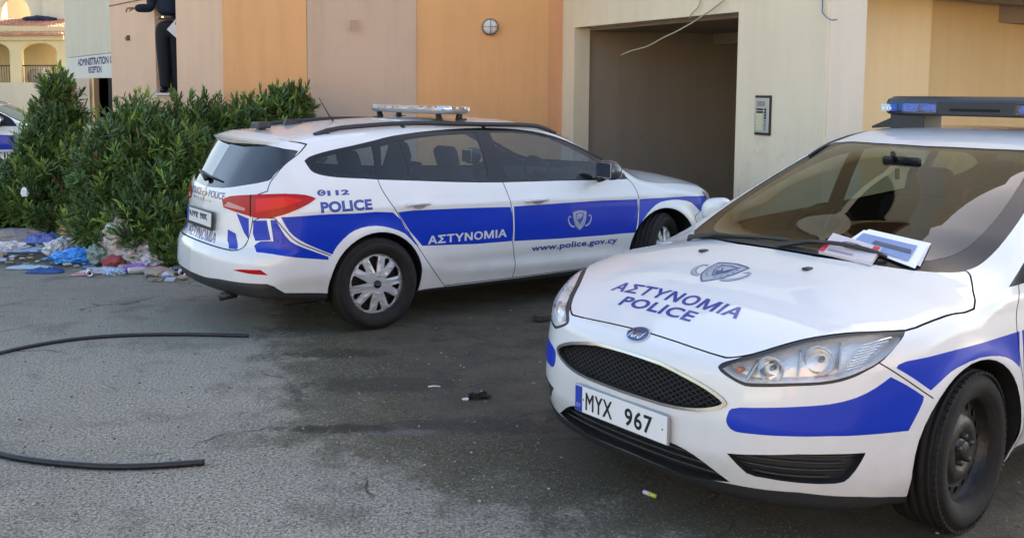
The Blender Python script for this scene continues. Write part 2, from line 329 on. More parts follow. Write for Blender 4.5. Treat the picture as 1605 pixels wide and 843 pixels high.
SKIN_B=Body(ax0=-2.648,ax1=0.,axz=.316,arch=.37,lip=.012,
 top=[(-4.2,1.2),(-3.35,1.36),(-2.9,1.415),(-2.4,1.480),(-1.9,1.490),(-1.6,1.482),(-1.4,1.465),(-1.2,1.432),(-1.05,1.387),(-.8,1.29),(-.4,1.125),(-.1,1.01),(0,.985),(.08,.972),(.3,.932),(.5,.88),(.7,.80),(.82,.735),(.9,.69),(1.0,.62),(1.2,.45)],
 bow=[(-4,0),(-1.6,0.0),(-1.2,.20),(-.5,.27),(-.1,.34),(.15,.1),(.6,.05),(1.4,.0)],
 crown=[(-4,.07),(-1.5,.05),(-1.3,.055),(-.9,.055),(-.3,.06),(0,.08),(.4,.07),(1.2,.06)],
 crown4=[(-4,.05),(-.9,.03),(0,.05),(1.4,.10)],
 plan=[(-4,.80),(-3.3,.86),(-2.65,.905),(-1.5,.895),(-.6,.893),(0,.908),(.25,.90),(.45,.87),(.7,.80),(1.0,.70)],
 belt=[(-4,1.05),(-2.6,1.04),(-1.6,1.0),(-.4,.945),(.2,.91),(.9,.86)],
 side=[(-.9,-.12),(-.78,-.07),(-.70,-.045),(-.60,-.012),(-.45,-.004),(-.33,0),(-.2,-.006),(-.1,-.022),(-.02,-.045),(.06,-.075),(.2,-.135),(.35,-.215),(.5,-.32),(.6,-.42)],
 taper=[(-4,.10),(-3,.05),(-2.5,.015),(-2,0),(-1.2,0),(-.4,.03),(.3,.03)],
 nose=[(0,.80),(.14,.86),(.2,.90),(.27,.93),(.36,.955),(.46,.955),(.54,.945),(.62,.932),(.70,.915),(.76,.88),(.9,.80),(1.5,.5)],
 ncurve=[(0,0),(.2,.008),(.4,.038),(.5,.065),(.6,.115),(.7,.20),(.8,.34),(.9,.58),(1.1,1.2)],
 nfac=[(0,1),(.4,.95),(.6,.85),(.7,.7),(.8,.55),(.9,.4),(1.1,.3)],
 tail=[(0,-3.4),(.3,-3.52),(.5,-3.54),(.62,-3.5),(.9,-3.44),(1.03,-3.40),(1.3,-3.22),(1.4,-3.16)],
 tcurve=[(0,0),(.3,.02),(.5,.07),(.65,.13),(.75,.20),(.83,.29),(.9,.42),(1.0,.7)],
 tfac=[(0,1),(.5,.93),(.75,.75),(.9,.5),(1.1,.4)],
 ktop=[(-4,.06),(-1.3,.07),(-1.05,.035),(-.4,.03),(0,.06),(.3,.07),(.6,.05),(1.2,.03)],
 knose=const(.035), ktail=const(.035),
 bottom=const(.17),
 crease=lambda x,z: .006*np.exp(-((z-(.865-.02*x))/.03)**2))
PROJ = {}
def projector(p):
    """(u,v) of 3D points and the outward view direction"""
    if p == 's': return (lambda P: P[:, [0, 2]]), np.array([0, 1., 0])
    if p == 't': return (lambda P: P[:, [0, 1]]), np.array([0, 0, 1.])
    a = rad(p); d = np.array([math.cos(a), math.sin(a), 0])
    return (lambda P: np.stack([-P[:, 0]*math.sin(a)+P[:, 1]*math.cos(a), P[:, 2]], 1)), d
def inpoly(U, poly):
    x, y = U[:, 0], U[:, 1]; c = np.zeros(len(U), bool); n = len(poly)
    for i in range(n):
        x1, y1 = poly[i]; x2, y2 = poly[(i+1) % n]
        if y1 == y2: continue
        m = ((y1 > y) != (y2 > y)) & (x < (x2-x1)*(y-y1)/(y2-y1)+x1); c ^= m
    return c
def smooth(pts, k=3, closed=True, lim=48):
    P = np.array(pts, float); n = len(P); out = []
    def corner(i):
        if not closed and (i == 0 or i == n-1): return True
        a = P[i]-P[i-1]; b = P[(i+1) % n]-P[i]
        return np.dot(a, b) < math.cos(rad(lim))*np.linalg.norm(a)*np.linalg.norm(b)
    C = [corner(i) for i in range(n)]
    for i in range(n if closed else n-1):
        p0, p1, p2, p3 = P[i-1], P[i], P[(i+1) % n], P[(i+2) % n]
        m1 = (p2-p1) if C[i] else (p2-p0)/2; m2 = (p2-p1) if C[(i+1) % n] else (p3-p1)/2
        if C[i] and C[(i+1) % n]: out.append(p1); continue
        for t in np.arange(k)/k:
            out.append((2*t**3-3*t*t+1)*p1+(t**3-2*t*t+t)*m1+(-2*t**3+3*t*t)*p2+(t**3-t*t)*m2)
    if not closed: out.append(P[-1])
    return np.array(out)
def p3(pts): return np.array([p if len(p) == 3 else (p[0], 0, p[1]) for p in pts], float)
def circle3(x, z, r, n=40): return np.array([(x+r*math.cos(t), 0, z+r*math.sin(t)) for t in np.linspace(0, 2*math.pi, n, endpoint=False)])
def offset2(U, w, closed=True):
    n = len(U); out = []
    for i in range(n):
        a = U[i]-U[i-1] if (closed or i > 0) else U[1]-U[0]; b = U[(i+1) % n]-U[i] if (closed or i < n-1) else U[i]-U[i-1]
        na = np.array([-a[1], a[0]])/max(np.linalg.norm(a), 1e-9); nb = np.array([-b[1], b[0]])/max(np.linalg.norm(b), 1e-9)
        m = na+nb; m /= max(np.linalg.norm(m), 1e-6); out.append(U[i]+m*w/max(np.dot(m, na), .5))
    return np.array(out)
class Skin:
    def __init__(s, body, h, box):
        s.body = body; P, F = body.mesh(h, *box)
        s.bm = bmesh.new(); vs_ = [s.bm.verts.new(p) for p in P]
        for f in F:
            if len(set(f)) == 4: 
                try: s.bm.faces.new([vs_[i] for i in f])
                except ValueError: pass
        s.reg = s.bm.faces.layers.int.new('reg'); s.paint = s.bm.faces.layers.int.new('paint')
        s.names = ['shell']; s.h = h
    def centers(s):
        fs = list(s.bm.faces)
        return fs, np.array([f.calc_center_median()[:] for f in fs])
    def outward(s, C, d, lo=.12):
        g = s.body.grad(C); g /= np.linalg.norm(g, axis=1)[:, None]; return g @ d > lo
    def cut(s, jobs, p, lo=.12):
        """jobs: list of 3D polylines (closed flag) all under projection p"""
        pr, d = projector(p); fs, C = s.centers(); ok = s.outward(C, d, lo)
        G = .04; grid = {}
        def put(f):
            U = pr(np.array([v.co[:] for v in f.verts])); a = np.floor(U.min(0)/G).astype(int); b = np.floor(U.max(0)/G).astype(int)
            for i in range(a[0], b[0]+1):
                for j in range(a[1], b[1]+1): grid.setdefault((i, j), set()).add(f)
        allU = np.concatenate([pr(np.array(j[0])) for j in jobs]); lo_, hi_ = allU.min(0)-.05, allU.max(0)+.05
        CU = pr(C); ok &= ((CU > lo_) & (CU < hi_)).all(1)
        for f, k in zip(fs, ok):
            if k: put(f)
        ax = np.array([0, 0, 1.]) if p != 't' else None
        for pts, closed in jobs:
            pts = np.array(pts); U = pr(pts); n = len(U)
            for i in range(n if closed else n-1):
                a, b = U[i], U[(i+1) % n]; L = np.linalg.norm(b-a)
                if L < 1e-5: continue
                t = (b-a)/L; nn = np.array([-t[1], t[0]]); cells = set()
                for q in np.arange(0, L+G*.5, G*.5):
                    c = np.floor((a+t*min(q, L))/G).astype(int)
                    for di in (-1, 0, 1):
                        for dj in (-1, 0, 1): cells.add((c[0]+di, c[1]+dj))
                cand = set()
                for c in cells: cand |= grid.get(c, set())
                sub = []
                for f in cand:
                    if not f.is_valid: continue
                    W = pr(np.array([v.co[:] for v in f.verts])); sd = (W-a) @ nn; tt = (W-a) @ t
                    if sd.min() < -2e-4 and sd.max() > 2e-4 and tt.max() > -1e-4 and tt.min() < L+1e-4: sub.append(f)
                if not sub: continue
                if p == 't': n3 = Vector((nn[0], nn[1], 0)); co = Vector((a[0], a[1], 0))
                elif p == 's': n3 = Vector((nn[0], 0, nn[1])); co = Vector((a[0], 0, a[1]))
                else:
                    al = rad(p); e = np.array([-math.sin(al), math.cos(al), 0]); n3 = Vector(e*nn[0]+np.array([0, 0, nn[1]])); co = Vector(e*a[0]+np.array([0, 0, a[1]]))
                geom = list({e for f in sub for e in f.edges})+list({v for f in sub for v in f.verts})+sub
                r = bmesh.ops.bisect_plane(s.bm, geom=geom, dist=2e-4, plane_co=co, plane_no=n3)
                for f in r['geom']:
                    if isinstance(f, bmesh.types.BMFace): put(f)
    def band(s, pts, p, w, closed=True):
        pr, d = projector(p); U = pr(np.array(pts)); out = []
        for k in (-w/2, w/2):
            O = offset2(U, k, closed)
            if p == 't': out.append((np.array([(u, v, 0) for u, v in O]), closed))
            elif p == 's': out.append((np.array([(u, 0, v) for u, v in O]), closed))
            else:
                al = rad(p); out.append((np.array([(-math.sin(al)*u, math.cos(al)*u, v) for u, v in O]), closed))
        return out
    def run(s, ops, p, lo=.12):
        """ops under one projection, in order: ('seam',pts,w[,closed]) ('region',name,pts) ('paint',idx,pts[,only])"""
        jobs = []
        for o in ops:
            if o[0] == 'seam': jobs += s.band(o[1], p, o[2], o[3] if len(o) > 3 else True)
            else: jobs.append((o[2], True))
        s.cut(jobs, p, lo)
        pr, d = projector(p); fs, C = s.centers(); ok = s.outward(C, d, lo); U = pr(C)
        cur = np.array([f[s.reg] for f in fs]); pnt = np.array([f[s.paint] for f in fs])
        for o in ops:
            if o[0] == 'seam':
                L = pr(np.array(o[1])); closed = o[3] if len(o) > 3 else True; n = len(L); dist = np.full(len(U), 9.)
                for i in range(n if closed else n-1):
                    a, b = L[i], L[(i+1) % n]; ab = b-a; t = np.clip(((U-a) @ ab)/max(ab @ ab, 1e-12), 0, 1); dist = np.minimum(dist, np.linalg.norm(U-a-t[:, None]*ab, axis=1))
                m = ok & (dist < o[2]/2); cur[m & np.isin(cur, [i for i, n_ in enumerate(s.names) if n_ not in s.fixed])] = s.id('seam')
            elif o[0] == 'region':
                m = ok & inpoly(U, pr(np.array(o[2]))); only = o[3] if len(o) > 3 else ('shell',)
                cur[m & np.isin(cur, [s.id(x) for x in only])] = s.id(o[1])
            else:
                m = ok & inpoly(U, pr(np.array(o[2]))); pnt[m] = o[1]
        for f, c, q in zip(fs, cur, pnt): f[s.reg] = int(c); f[s.paint] = int(q)
    fixed = ()
    def id(s, n):
        if n not in s.names: s.names.append(n)
        return s.names.index(n)
    def kill(s, test):
        fs, C = s.centers(); m = test(C, s.body.grad(C)); bmesh.ops.delete(s.bm, geom=[f for f, k in zip(fs, m) if k], context='FACES')
    def arrays(s, regs):
        ids = {s.id(r) for r in regs}; vi = {}; V = []; F = []; M = []
        for f in s.bm.faces:
            if f[s.reg] in ids:
                q = []
                for v in f.verts:
                    if v not in vi: vi[v] = len(V); V.append(v.co[:])
                    q.append(vi[v])
                F.append(q); M.append(f[s.paint])
        return np.array(V).reshape(-1, 3), F, M
    def part(s, name, regs, mats, parent, side=0, inset=0, merge=False, shift=None, back=0, flipmat=None):
        """side 0: both halves joined; +1 left half; -1 right half"""
        V, F, M = s.arrays(regs if isinstance(regs, (list, tuple)) else [regs])
        if not len(V): return None
        g = s.body.grad(V); N = g/np.linalg.norm(g, axis=1)[:, None]; N[np.abs(V[:, 1]) < 1e-6, 1] = 0
        if back:   # closed piece with real thickness: outer face, inner face and rim
            n = len(V); V2 = V-N*back; E = {}
            for f in F:
                for a, b in zip(f, f[1:]+f[:1]): E[(a, b)] = 1
            rim = [(a, b) for (a, b) in E if (b, a) not in E and not (abs(V[a, 1]) < 1e-6 and abs(V[b, 1]) < 1e-6)]
            m0 = len(F); base = list(M); F = list(F)+[[i+n for i in f[::-1]] for f in F]+[[b, a, a+n, b+n] for a, b in rim]; M = base+base+[0]*len(rim)
            flat = list(range(m0, len(F))); V = np.concatenate([V, V2]); N = np.concatenate([N, -N])
        if inset: V = V-N*inset
        if shift is not None: V = V+np.array(shift)
        def half(sg):
            VV = V*[1, sg, 1]; NN = N*[1, sg, 1]; FF = F if sg > 0 else [f[::-1] for f in F]; return VV, NN, FF
        if side: VV, NN, FF = half(side); MM = list(M)
        else:
            a, b = half(1), half(-1); keep = np.abs(V[:, 1]) > 1e-6; mp = np.where(keep, np.cumsum(keep)-1+len(V), np.arange(len(V)))
            VV = np.concatenate([a[0], b[0][keep]]); NN = np.concatenate([a[1], b[1][keep]]); FF = a[2]+[[int(mp[i]) for i in f] for f in b[2]]; MM = list(M)*2
        me = bpy.data.meshes.new(name); me.from_pydata(VV.tolist(), [], [tuple(f) for f in FF]); me.polygons.foreach_set('material_index', MM)
        me.shade_smooth(); me.update(); me.normals_split_custom_set_from_vertices(NN.tolist()) if not back else None
        if back:
            me.polygons.foreach_set('use_smooth', [True]*len(FF))
            nf = len(FF) if side else len(FF)//2
            ln = []
            for p_ in me.polygons:
                k = p_.index % nf if not side else p_.index
                if k < 2*m0:
                    for vi_ in p_.vertices: ln.append(tuple(NN[vi_]))
                else:
                    for vi_ in p_.vertices: ln.append(tuple(p_.normal))
            me.normals_split_custom_set(ln)
        return link(name, me, parent, mats)
def drop(body, UV, p, side=1, off=.0012, far=1.3):
    """lay flat (u,v) artwork on the skin: 's' -> (x,z), 't' -> (x,y), 'f'/'r' -> (y,z)"""
    UV = np.array(UV, float); n = len(UV)
    d = {'s': np.array([0, side, 0.]), 't': np.array([0, 0, 1.]), 'f': np.array([1., 0, 0]), 'r': np.array([-1., 0, 0])}[p]
    b0 = {'s': lambda: np.stack([UV[:, 0], 0*UV[:, 0], UV[:, 1]], 1), 't': lambda: np.stack([UV[:, 0], UV[:, 1], .6+0*UV[:, 0]], 1),
          'f': lambda: np.stack([.3+0*UV[:, 0], UV[:, 0], UV[:, 1]], 1), 'r': lambda: np.stack([-.3+0*UV[:, 0], UV[:, 0], UV[:, 1]], 1)}[p]()
    a = np.zeros(n); b = np.full(n, far)
    for _ in range(26):
        m = (a+b)/2; q = b0+m[:, None]*d; ins = body.F(q[:, 0], q[:, 1], q[:, 2]) < 0; a = np.where(ins, m, a); b = np.where(ins, b, m)
    q = b0+a[:, None]*d; g = body.grad(q*[1, 1, 1] if True else q); qq = q.copy(); qq[:, 1] = np.abs(qq[:, 1]); g = body.grad(qq); g[:, 1] *= np.where(q[:, 1] < 0, -1, 1)
    N = g/np.linalg.norm(g, axis=1)[:, None]; return q+N*off, N
def finer(V2, F, L=.03):
    bmx = bmesh.new(); vs2 = [bmx.verts.new((p[0], p[1], 0)) for p in V2]
    for f in F:
        try: bmx.faces.new([vs2[i] for i in f])
        except ValueError: pass
    for _ in range(4):
        E = [e for e in bmx.edges if e.calc_length() > L]
        if not E: break
        bmesh.ops.subdivide_edges(bmx, edges=E, cuts=1); bmesh.ops.triangulate(bmx, faces=[f for f in bmx.faces if len(f.verts) > 3])
    bmx.verts.index_update(); V = np.array([v.co[:2] for v in bmx.verts]); F2 = [tuple(v.index for v in f.verts) for f in bmx.faces]; bmx.free(); return V, F2
def decal(name, V2, F, body, p, m, parent, side=1, off=.0012):
    V2, F = finer(V2, F)
    V, N = drop(body, V2, p, side, off); c = Vector(np.cross(V[F[0][1]]-V[F[0][0]], V[F[0][2]]-V[F[0][1]])); 
    if c.dot(Vector(N[F[0][0]])) < 0: F = [tuple(f[::-1]) for f in F]
    me = bpy.data.meshes.new(name); me.from_pydata(V.tolist(), [], [tuple(f) for f in F]); me.shade_smooth(); me.update()
    me.normals_split_custom_set_from_vertices(N.tolist()); return link(name, me, parent, m)
def fit_text(txt, w, h, off=.02, sp=1.0, shear=0):
    V, F = text_geo(txt, 1, off, spacing=sp, shear=shear); lo, hi = V.min(0), V.max(0)
    return (V-(lo+hi)/2)/(hi-lo)*[w, h], F
def flatpoly(loops):
    """triangulated 2D shape from an outline plus holes"""
    cu = bpy.data.curves.new('p', 'CURVE'); cu.dimensions = '2D'; cu.fill_mode = 'FRONT'
    for loop in loops:
        sp = cu.splines.new('POLY'); sp.points.add(len(loop)-1); sp.use_cyclic_u = True
        for q, p in zip(sp.points, loop): q.co = (p[0], p[1], 0, 1)
    o = bpy.data.objects.new('p', cu); COL.objects.link(o); dg = bpy.context.evaluated_depsgraph_get(); me = bpy.data.meshes.new_from_object(o.evaluated_get(dg))
    V = np.array([v.co[:2] for v in me.vertices]); F = [tuple(q.vertices) for q in me.polygons]; bpy.data.objects.remove(o); bpy.data.curves.remove(cu); bpy.data.meshes.remove(me)
    return V, F
def pocket(S, name, reg, mats, parent, side, vec, scale=.9, cen=None):
    """recess behind an opening of the skin: floor and walls"""
    V, F, M = S.arrays([reg])
    if not len(V): return None
    E = {}
    for f in F:
        for a, b in zip(f, f[1:]+f[:1]): E[(a, b)] = 1
    mid = np.abs(V[:, 1]) < 1e-6
    rim = [(a, b) for (a, b) in E if (b, a) not in E and not (mid[a] and mid[b])]
    c = V.mean(0) if cen is None else np.array(cen); 
    if side == 0: c[1] = 0
    V2 = c+(V-c)*scale+np.array(vec); V2[mid, 1] = 0; n = len(V)
    VV = np.concatenate([V, V2]); FF = [[i+n for i in f] for f in F]+[[a, b, b+n, a+n] for a, b in rim]
    mb = MB()
    for sg in ((1, -1) if side == 0 else (side,)): mb.add(VV*[1, sg, 1], FF if sg > 0 else [f[::-1] for f in FF], False, 0)
    me = bpy.data.meshes.new(name); me.from_pydata(mb.V, [], mb.F); me.update(); return link(name, me, parent, mats)
def tyre_mesh(R=.325, w=.205, rr=.215):
    h = w/2; p = [(rr-.012, h-.030), (rr, h-.012), (rr+.008, h-.006), (rr+.02, h-.001), (rr+.022, h+.001), (rr+.05, h+.004), (rr+.068, h+.001), (rr+.07, h-.001), (R-.03, h-.006), (R-.014, h-.018), (R-.006, h-.026)]
    g = []
    for a in (.55, .18, -.18, -.55): g += [(R, (a+.05)*h*1), (R-.008, (a+.045)*h), (R-.008, (a-.045)*h), (R, (a-.05)*h)]
    m = [(r, -a) for r, a in p[::-1]]
    return p+[(R-.001, h*.74)]+g+[(R-.001, -h*.74)]+m
WHEELS = {}
def wheel(parent, x, y, z, R, kind, steer=0):
    """outer face towards +y before turning"""
    sg = 1 if y > 0 else -1; key = kind
    if key not in WHEELS:
        d = {}
        if kind == 'cover':
            mb = MB(); prof = tyre_mesh(R, .205, .226); mb.lathe(prof, 72, 'y'); d['tyre'] = (mb, rubber)
            mb = MB(); mb.lathe([(.226, .07), (.214, .062), (.205, .02), (.20, -.07), (.226, -.08)], 48, 'y'); mb.lathe([(.19, .01), (.05, .015), (0, .015)], 32, 'y'); d['rim'] = (mb, darkmetal)
            loops = []
            for k in range(10):
                a = 2*math.pi*k/10+.2; big = k % 2 == 0; r0, r1 = (.078, .196) if big else (.125, .192); w0, w1 = (.10, .215) if big else (.06, .13)
                pts = [(r0, -w0*.5), (r1-.01, -w1), (r1, -w1*.8), (r1+.006, 0), (r1, w1*.8), (r1-.01, w1), (r0, w0*.5)]
                loops.append([(r*math.cos(a+t), r*math.sin(a+t)) for r, t in pts])
            o = plate([(.222*math.cos(t), .222*math.sin(t)) for t in np.linspace(0, 2*math.pi, 72, endpoint=False)], loops, .02, 'hub_cap', silver)
            bmx = bmesh.new(); bmx.from_mesh(o.data); bmesh.ops.subdivide_edges(bmx, edges=[e for e in bmx.edges if e.calc_length() > .05], cuts=2, use_grid_fill=False); bmesh.ops.triangulate(bmx, faces=bmx.faces[:])
            for v in bmx.verts:
                r = math.hypot(v.co.x, v.co.y); a = math.atan2(v.co.y, v.co.x); q = (a-.2)/(2*math.pi/10); q -= math.floor(q); rid = max(0, 1-abs(q-.5)*5)*.008 if .06 < r < .19 else 0
                w = v.co.z; dep = .052+.022*math.cos(min(r/.222, 1)*1.5)-(.010 if r > .208 else 0)+rid; v.co = Vector((v.co.x, dep+w*(1 if w > 0 else 1.2), -v.co.y)) if False else Vector((v.co.x, dep+w, v.co.y))
            bmesh.ops.recalc_face_normals(bmx, faces=bmx.faces[:]); bmx.to_mesh(o.data); bmx.free(); d['hub_cap'] = o
            mb = MB(); mb.lathe([(.030, .07), (.028, .092), (.022, .097), (0, .098)], 24, 'y'); d['centre_cap'] = (mb, blackgloss)
            mb = MB(); V = [(.016*math.cos(t)*1.25, .0985, .016*math.sin(t)*.6) for t in np.linspace(0, 2*math.pi, 16, endpoint=False)]; mb.add(V, [tuple(range(16))]); d['badge'] = (mb, chrome)
        else:
            mb = MB(); mb.lathe(tyre_mesh(R, .205, .212), 96, 'y')
            # shoulder blocks of the tread
            for k in range(64):
                a = 2*math.pi*k/64; Rm = rot('Y', -a); 
                for s_ in (-1, 1): mb.box(Rm @ np.array([R-.010, s_*.088, 0]), (.011, .016, .023), Rm)
            d['tyre'] = (mb, rubber)
            mb = MB(); mb.lathe([(.219, .082), (.222, .088), (.219, .092), (.212, .090), (.206, .080), (.200, .060), (.196, .035), (.190, .030), (.186, .0), (.186, -.08), (.215, -.09)], 64, 'y')
            mb.lathe([(.140, .040), (.120, .058), (.095, .064), (.075, .060), (.062, .050), (.036, .050), (.034, .066), (.030, .070), (0, .070)], 48, 'y')
            for k in range(5):
                a = 2*math.pi*k/5+.3; mb.lathe([(.0115, .045), (.0115, .070), (.008, .074), (0, .074)], 6, 'y', (.054*math.cos(a), 0, .054*math.sin(a)))
            d['rim'] = (mb, darkmetal)
            loops = []
            for k in range(16):
                a = 2*math.pi*k/16; loops.append([((.166+.018*math.cos(t))*math.cos(a)-.017*math.sin(t)*math.sin(a), (.166+.018*math.cos(t))*math.sin(a)+.017*math.sin(t)*math.cos(a)) for t in np.linspace(0, 2*math.pi, 12, endpoint=False)])
            o = plate([(.19*math.cos(t), .19*math.sin(t)) for t in np.linspace(0, 2*math.pi, 64, endpoint=False)], loops+[[(.138*math.cos(t), .138*math.sin(t)) for t in np.linspace(0, 2*math.pi, 32, endpoint=False)]], .006, 'vent_ring', darkmetal, frame=lambda u, v, w: (u, .034+.006*(.19-math.hypot(u, v))/.05+w, v)); d['vent_ring'] = o
            mb = MB(); mb.lathe([(.18, -.02), (0, -.02)], 32, 'y'); d['brake_disc'] = (mb, seam)
        W = {}
        for k_, v_ in d.items():
            if isinstance(v_, tuple): o = v_[0].build(k_, v_[1]); W[k_] = o.data; bpy.data.objects.remove(o)
            else: W[k_] = v_.data; bpy.data.objects.remove(v_)
        WHEELS[key] = W
    W = WHEELS[key]
    w = link('wheel', W['rim'], parent); w.location = (x, y-sg*.10, z); w.rotation_euler = (0, 0, (0 if sg > 0 else math.pi)+steer)
    for k_, me in W.items():
        if k_ != 'rim': link(k_, me, w)
    return w
def seat(parent, x, y, m=None, head=True, wide=.50, name='seat'):
    mb = MB(); mb.box((x+.05, y, .46), (.52, wide, .16), bev=.05); R = rot('Y', -.30)
    mb.box((x-.27, y, .78), (.14, wide-.02, .62), R, bev=.06)
    s_ = mb.build(name, m or seatm, parent)
    if head:
        for yy in ([y] if wide < .7 else [y-.42, y+.42]):
            hb = MB(); hb.box((x-.40, yy, 1.155), (.10, .26, .18), R, bev=.045); hb.tube([(x-.37, yy-.05, 1.02), (x-.385, yy-.05, 1.1)], .006); hb.tube([(x-.37, yy+.05, 1.02), (x-.385, yy+.05, 1.1)], .006); hb.build('headrest', m or seatm, s_)
def interior(parent, xf, xr, xc, zc, xrear):
    """xf front seat, xr rear seat, xc cowl, zc dash height"""
    for y in (-.37, .37): seat(parent, xf, y)
    seat(parent, xr, 0, wide=1.25, name='rear_bench')
    mb = MB(); mb.box(((xc-.9+xrear)/2+.2, 0, .27), (xc-.5-xrear, 1.42, .10)); mb.box((xc-.02, 0, .6), (.06, 1.3, .6)); mb.box((xr-.55, 0, .62), (.12, 1.3, .62)); mb.build('cabin_floor', lining, parent)
    mb = MB(); prof = [(xc-.02, zc-.045), (xc-.18, zc-.02), (xc-.40, zc-.0), (xc-.56, zc-.015), (xc-.64, zc-.07), (xc-.66, zc-.2), (xc-.58, zc-.34), (xc-.1, zc-.36)]
    ys = np.linspace(-1, 1, 13); V = []; 
    for t in ys:
        for i, (px, pz) in enumerate(prof): V.append((px-.16*abs(t)**2.2*(1 if i < 3 else .35), t*.70, pz-.03*abs(t)**3+.012*math.exp(-((t+.53)/.25)**2)*(i in (2, 3))*4))
    n = len(prof); F = [(i*n+k, i*n+k+1, (i+1)*n+k+1, (i+1)*n+k) for i in range(12) for k in range(n-1)]
    mb.add(V, F, True); mb.box((xc-.60, 0, zc-.2), (.10, .30, .22), bev=.02); mb.build('dashboard', dashm, parent)
    mb = MB(); c = np.array([xc-.80, -.37, zc-.03]); Rm = rot('Y', rad(-24)); P = [c+Rm @ np.array([0, .185*math.cos(t), .185*math.sin(t)]) for t in np.linspace(0, 2*math.pi, 37)]
    mb.tube(P, .015, 8, False); mb.box(c, (.05, .13, .11), Rm, bev=.02)
    for a in (0, math.pi, -math.pi/2): mb.tube([c, c+Rm @ np.array([0, .18*math.cos(a), .18*math.sin(a)])], .014)
    mb.tube([c, c+np.array([.2, 0, -.09])], .03); mb.build('steering_wheel', dashm, parent)
    mb = MB(); mb.box((xc-.90, 0, 1.335), (.03, .20, .05), rot('Y', .15), bev=.012); mb.tube([(xc-.85, 0, 1.34), (xc-.82, 0, 1.385)], .012); mb.build('rear_view_mirror', blackgloss, parent)
def arches(S, parent, b, xs, R):
    for x in xs:
        for sg in (1, -1):
            n = 28; V = []; F = []
            ths = np.linspace(-.35, math.pi+.35, n); P0 = np.array([(x+R*math.cos(t), b.axz+R*math.sin(t)) for t in ths]); D, N = drop(b, P0, 's', sg, -.006)
            for i in range(n): V += [D[i], (x+(R+.012)*math.cos(ths[i]), sg*.80, b.axz+(R+.012)*math.sin(ths[i])), (x+(R+.012)*math.cos(ths[i]), sg*.56, b.axz+(R+.012)*math.sin(ths[i]))]
            F += [(i*3+k, i*3+k+1, (i+1)*3+k+1, (i+1)*3+k) for i in range(n-1) for k in (0, 1)]+[tuple(i*3+2 for i in range(n))]
            pydata('wheel_arch_liner', V, F, plastic, parent, False)
def mirror_part(parent, x, y, z, sg, shell, low=plastic, k_=1.0):
    """door mirror: painted shell, dark base and glass"""
    n, m = 14, 20; V = []; F = []
    for i in range(n+1):
        a = math.pi*i/n
        for k in range(m):
            t = 2*math.pi*k/m; e = lambda c, p: math.copysign(abs(c)**p, c)
            px = .085*e(math.cos(a), .75)*(1 if math.cos(a) > 0 else .55); r = e(math.sin(a), .6); V.append((x+px*k_, y+k_*.100*r*e(math.cos(t), .75)+.0, z+k_*.078*r*e(math.sin(t), .75)-.012*math.cos(t)*sg))
    F = [(i*m+k, i*m+(k+1) % m, (i+1)*m+(k+1) % m, (i+1)*m+k) for i in range(n) for k in range(m)]
    o = pydata('door_mirror', V, F, shell, parent, True)
    mb = MB(); mb.box((x-.049*k_, y, z), (.006, .165*k_, .115*k_), bev=.002); mb.build('mirror_glass', chrome, o)
    mb = MB(); mb.tube([(x, y-sg*.06, z-.06), (x+.02, y-sg*.14, z-.085), (x+.03, y-sg*.19, z-.09)], [.032, .026, .03]); mb.build('mirror_arm', low, o)
def crest(parent, body, p, frame, s_, grey, ink, side=1):
    """shield with leaf sprays and side ribbons, laid flat on the skin"""
    def put(name, loops, m, off):
        V, F = flatpoly(loops); decal(name, frame(V*s_), F, body, p, m, parent, side, off)
    sh = [(-.5, .42), (-.36, .47), (0, .53), (.36, .47), (.5, .42), (.46, .0), (.36, -.28), (.18, -.48), (0, -.62), (-.18, -.48), (-.36, -.28), (-.46, 0)]
    inn = [(x*.90, y*.90-.01) for x, y in sh]; put('crest_shield', [sh], grey, .0012); put('crest_outline', [sh, inn], ink, .0020)
    put('crest_outline', [[(-.27, .30), (0, .36), (.27, .30), (.22, -.02), (0, -.30), (-.22, -.02)], [(-.22, .26), (0, .31), (.22, .26), (.18, 0), (0, -.24), (-.18, 0)]], ink, .0020)
    put('crest_outline', [[(-.18, .24), (-.03, .02), (-.15, .0), (0, -.2), (.17, .02), (.19, .25), (.05, .02)]], ink, .0022)
    for sg in (-1, 1):
        for k in range(6):
            a = -1.2+k*.38; cx_, cy_ = sg*.345*math.cos(a)*1.0, .06+.40*math.sin(a); d_ = a+math.pi/2+.5
            q = [(cx_+sg*.055*math.cos(d_)*c1-sg*.02*math.sin(d_)*c2, cy_+.055*math.sin(d_)*c1+.02*math.cos(d_)*c2) for c1, c2 in ((-1, 0), (0, 1), (1, 0), (0, -1))]
            put('crest_leaf', [q], ink, .0022)
        pth = smooth([(.34, -.36, 0), (.50, -.34, 0), (.66, -.22, 0), (.76, -.02, 0), (.74, .16, 0), (.64, .20, 0), (.58, .12, 0)], 3, False)[:, :2]
        wd = np.interp(np.arange(len(pth)), [0, 4, len(pth)-1], [.05, .07, .03])[:, None]; tg = np.gradient(pth, axis=0); nm = np.stack([-tg[:, 1], tg[:, 0]], 1)/np.linalg.norm(tg, axis=1)[:, None]
        for w_, m_, o_ in ((1.0, ink, .0013), (.68, grey, .0017)):
            lp = np.concatenate([pth+nm*wd*w_, (pth-nm*wd*w_)[::-1]]); put('crest_ribbon', [[(sg*a, b_) for a, b_ in lp]], m_, o_)
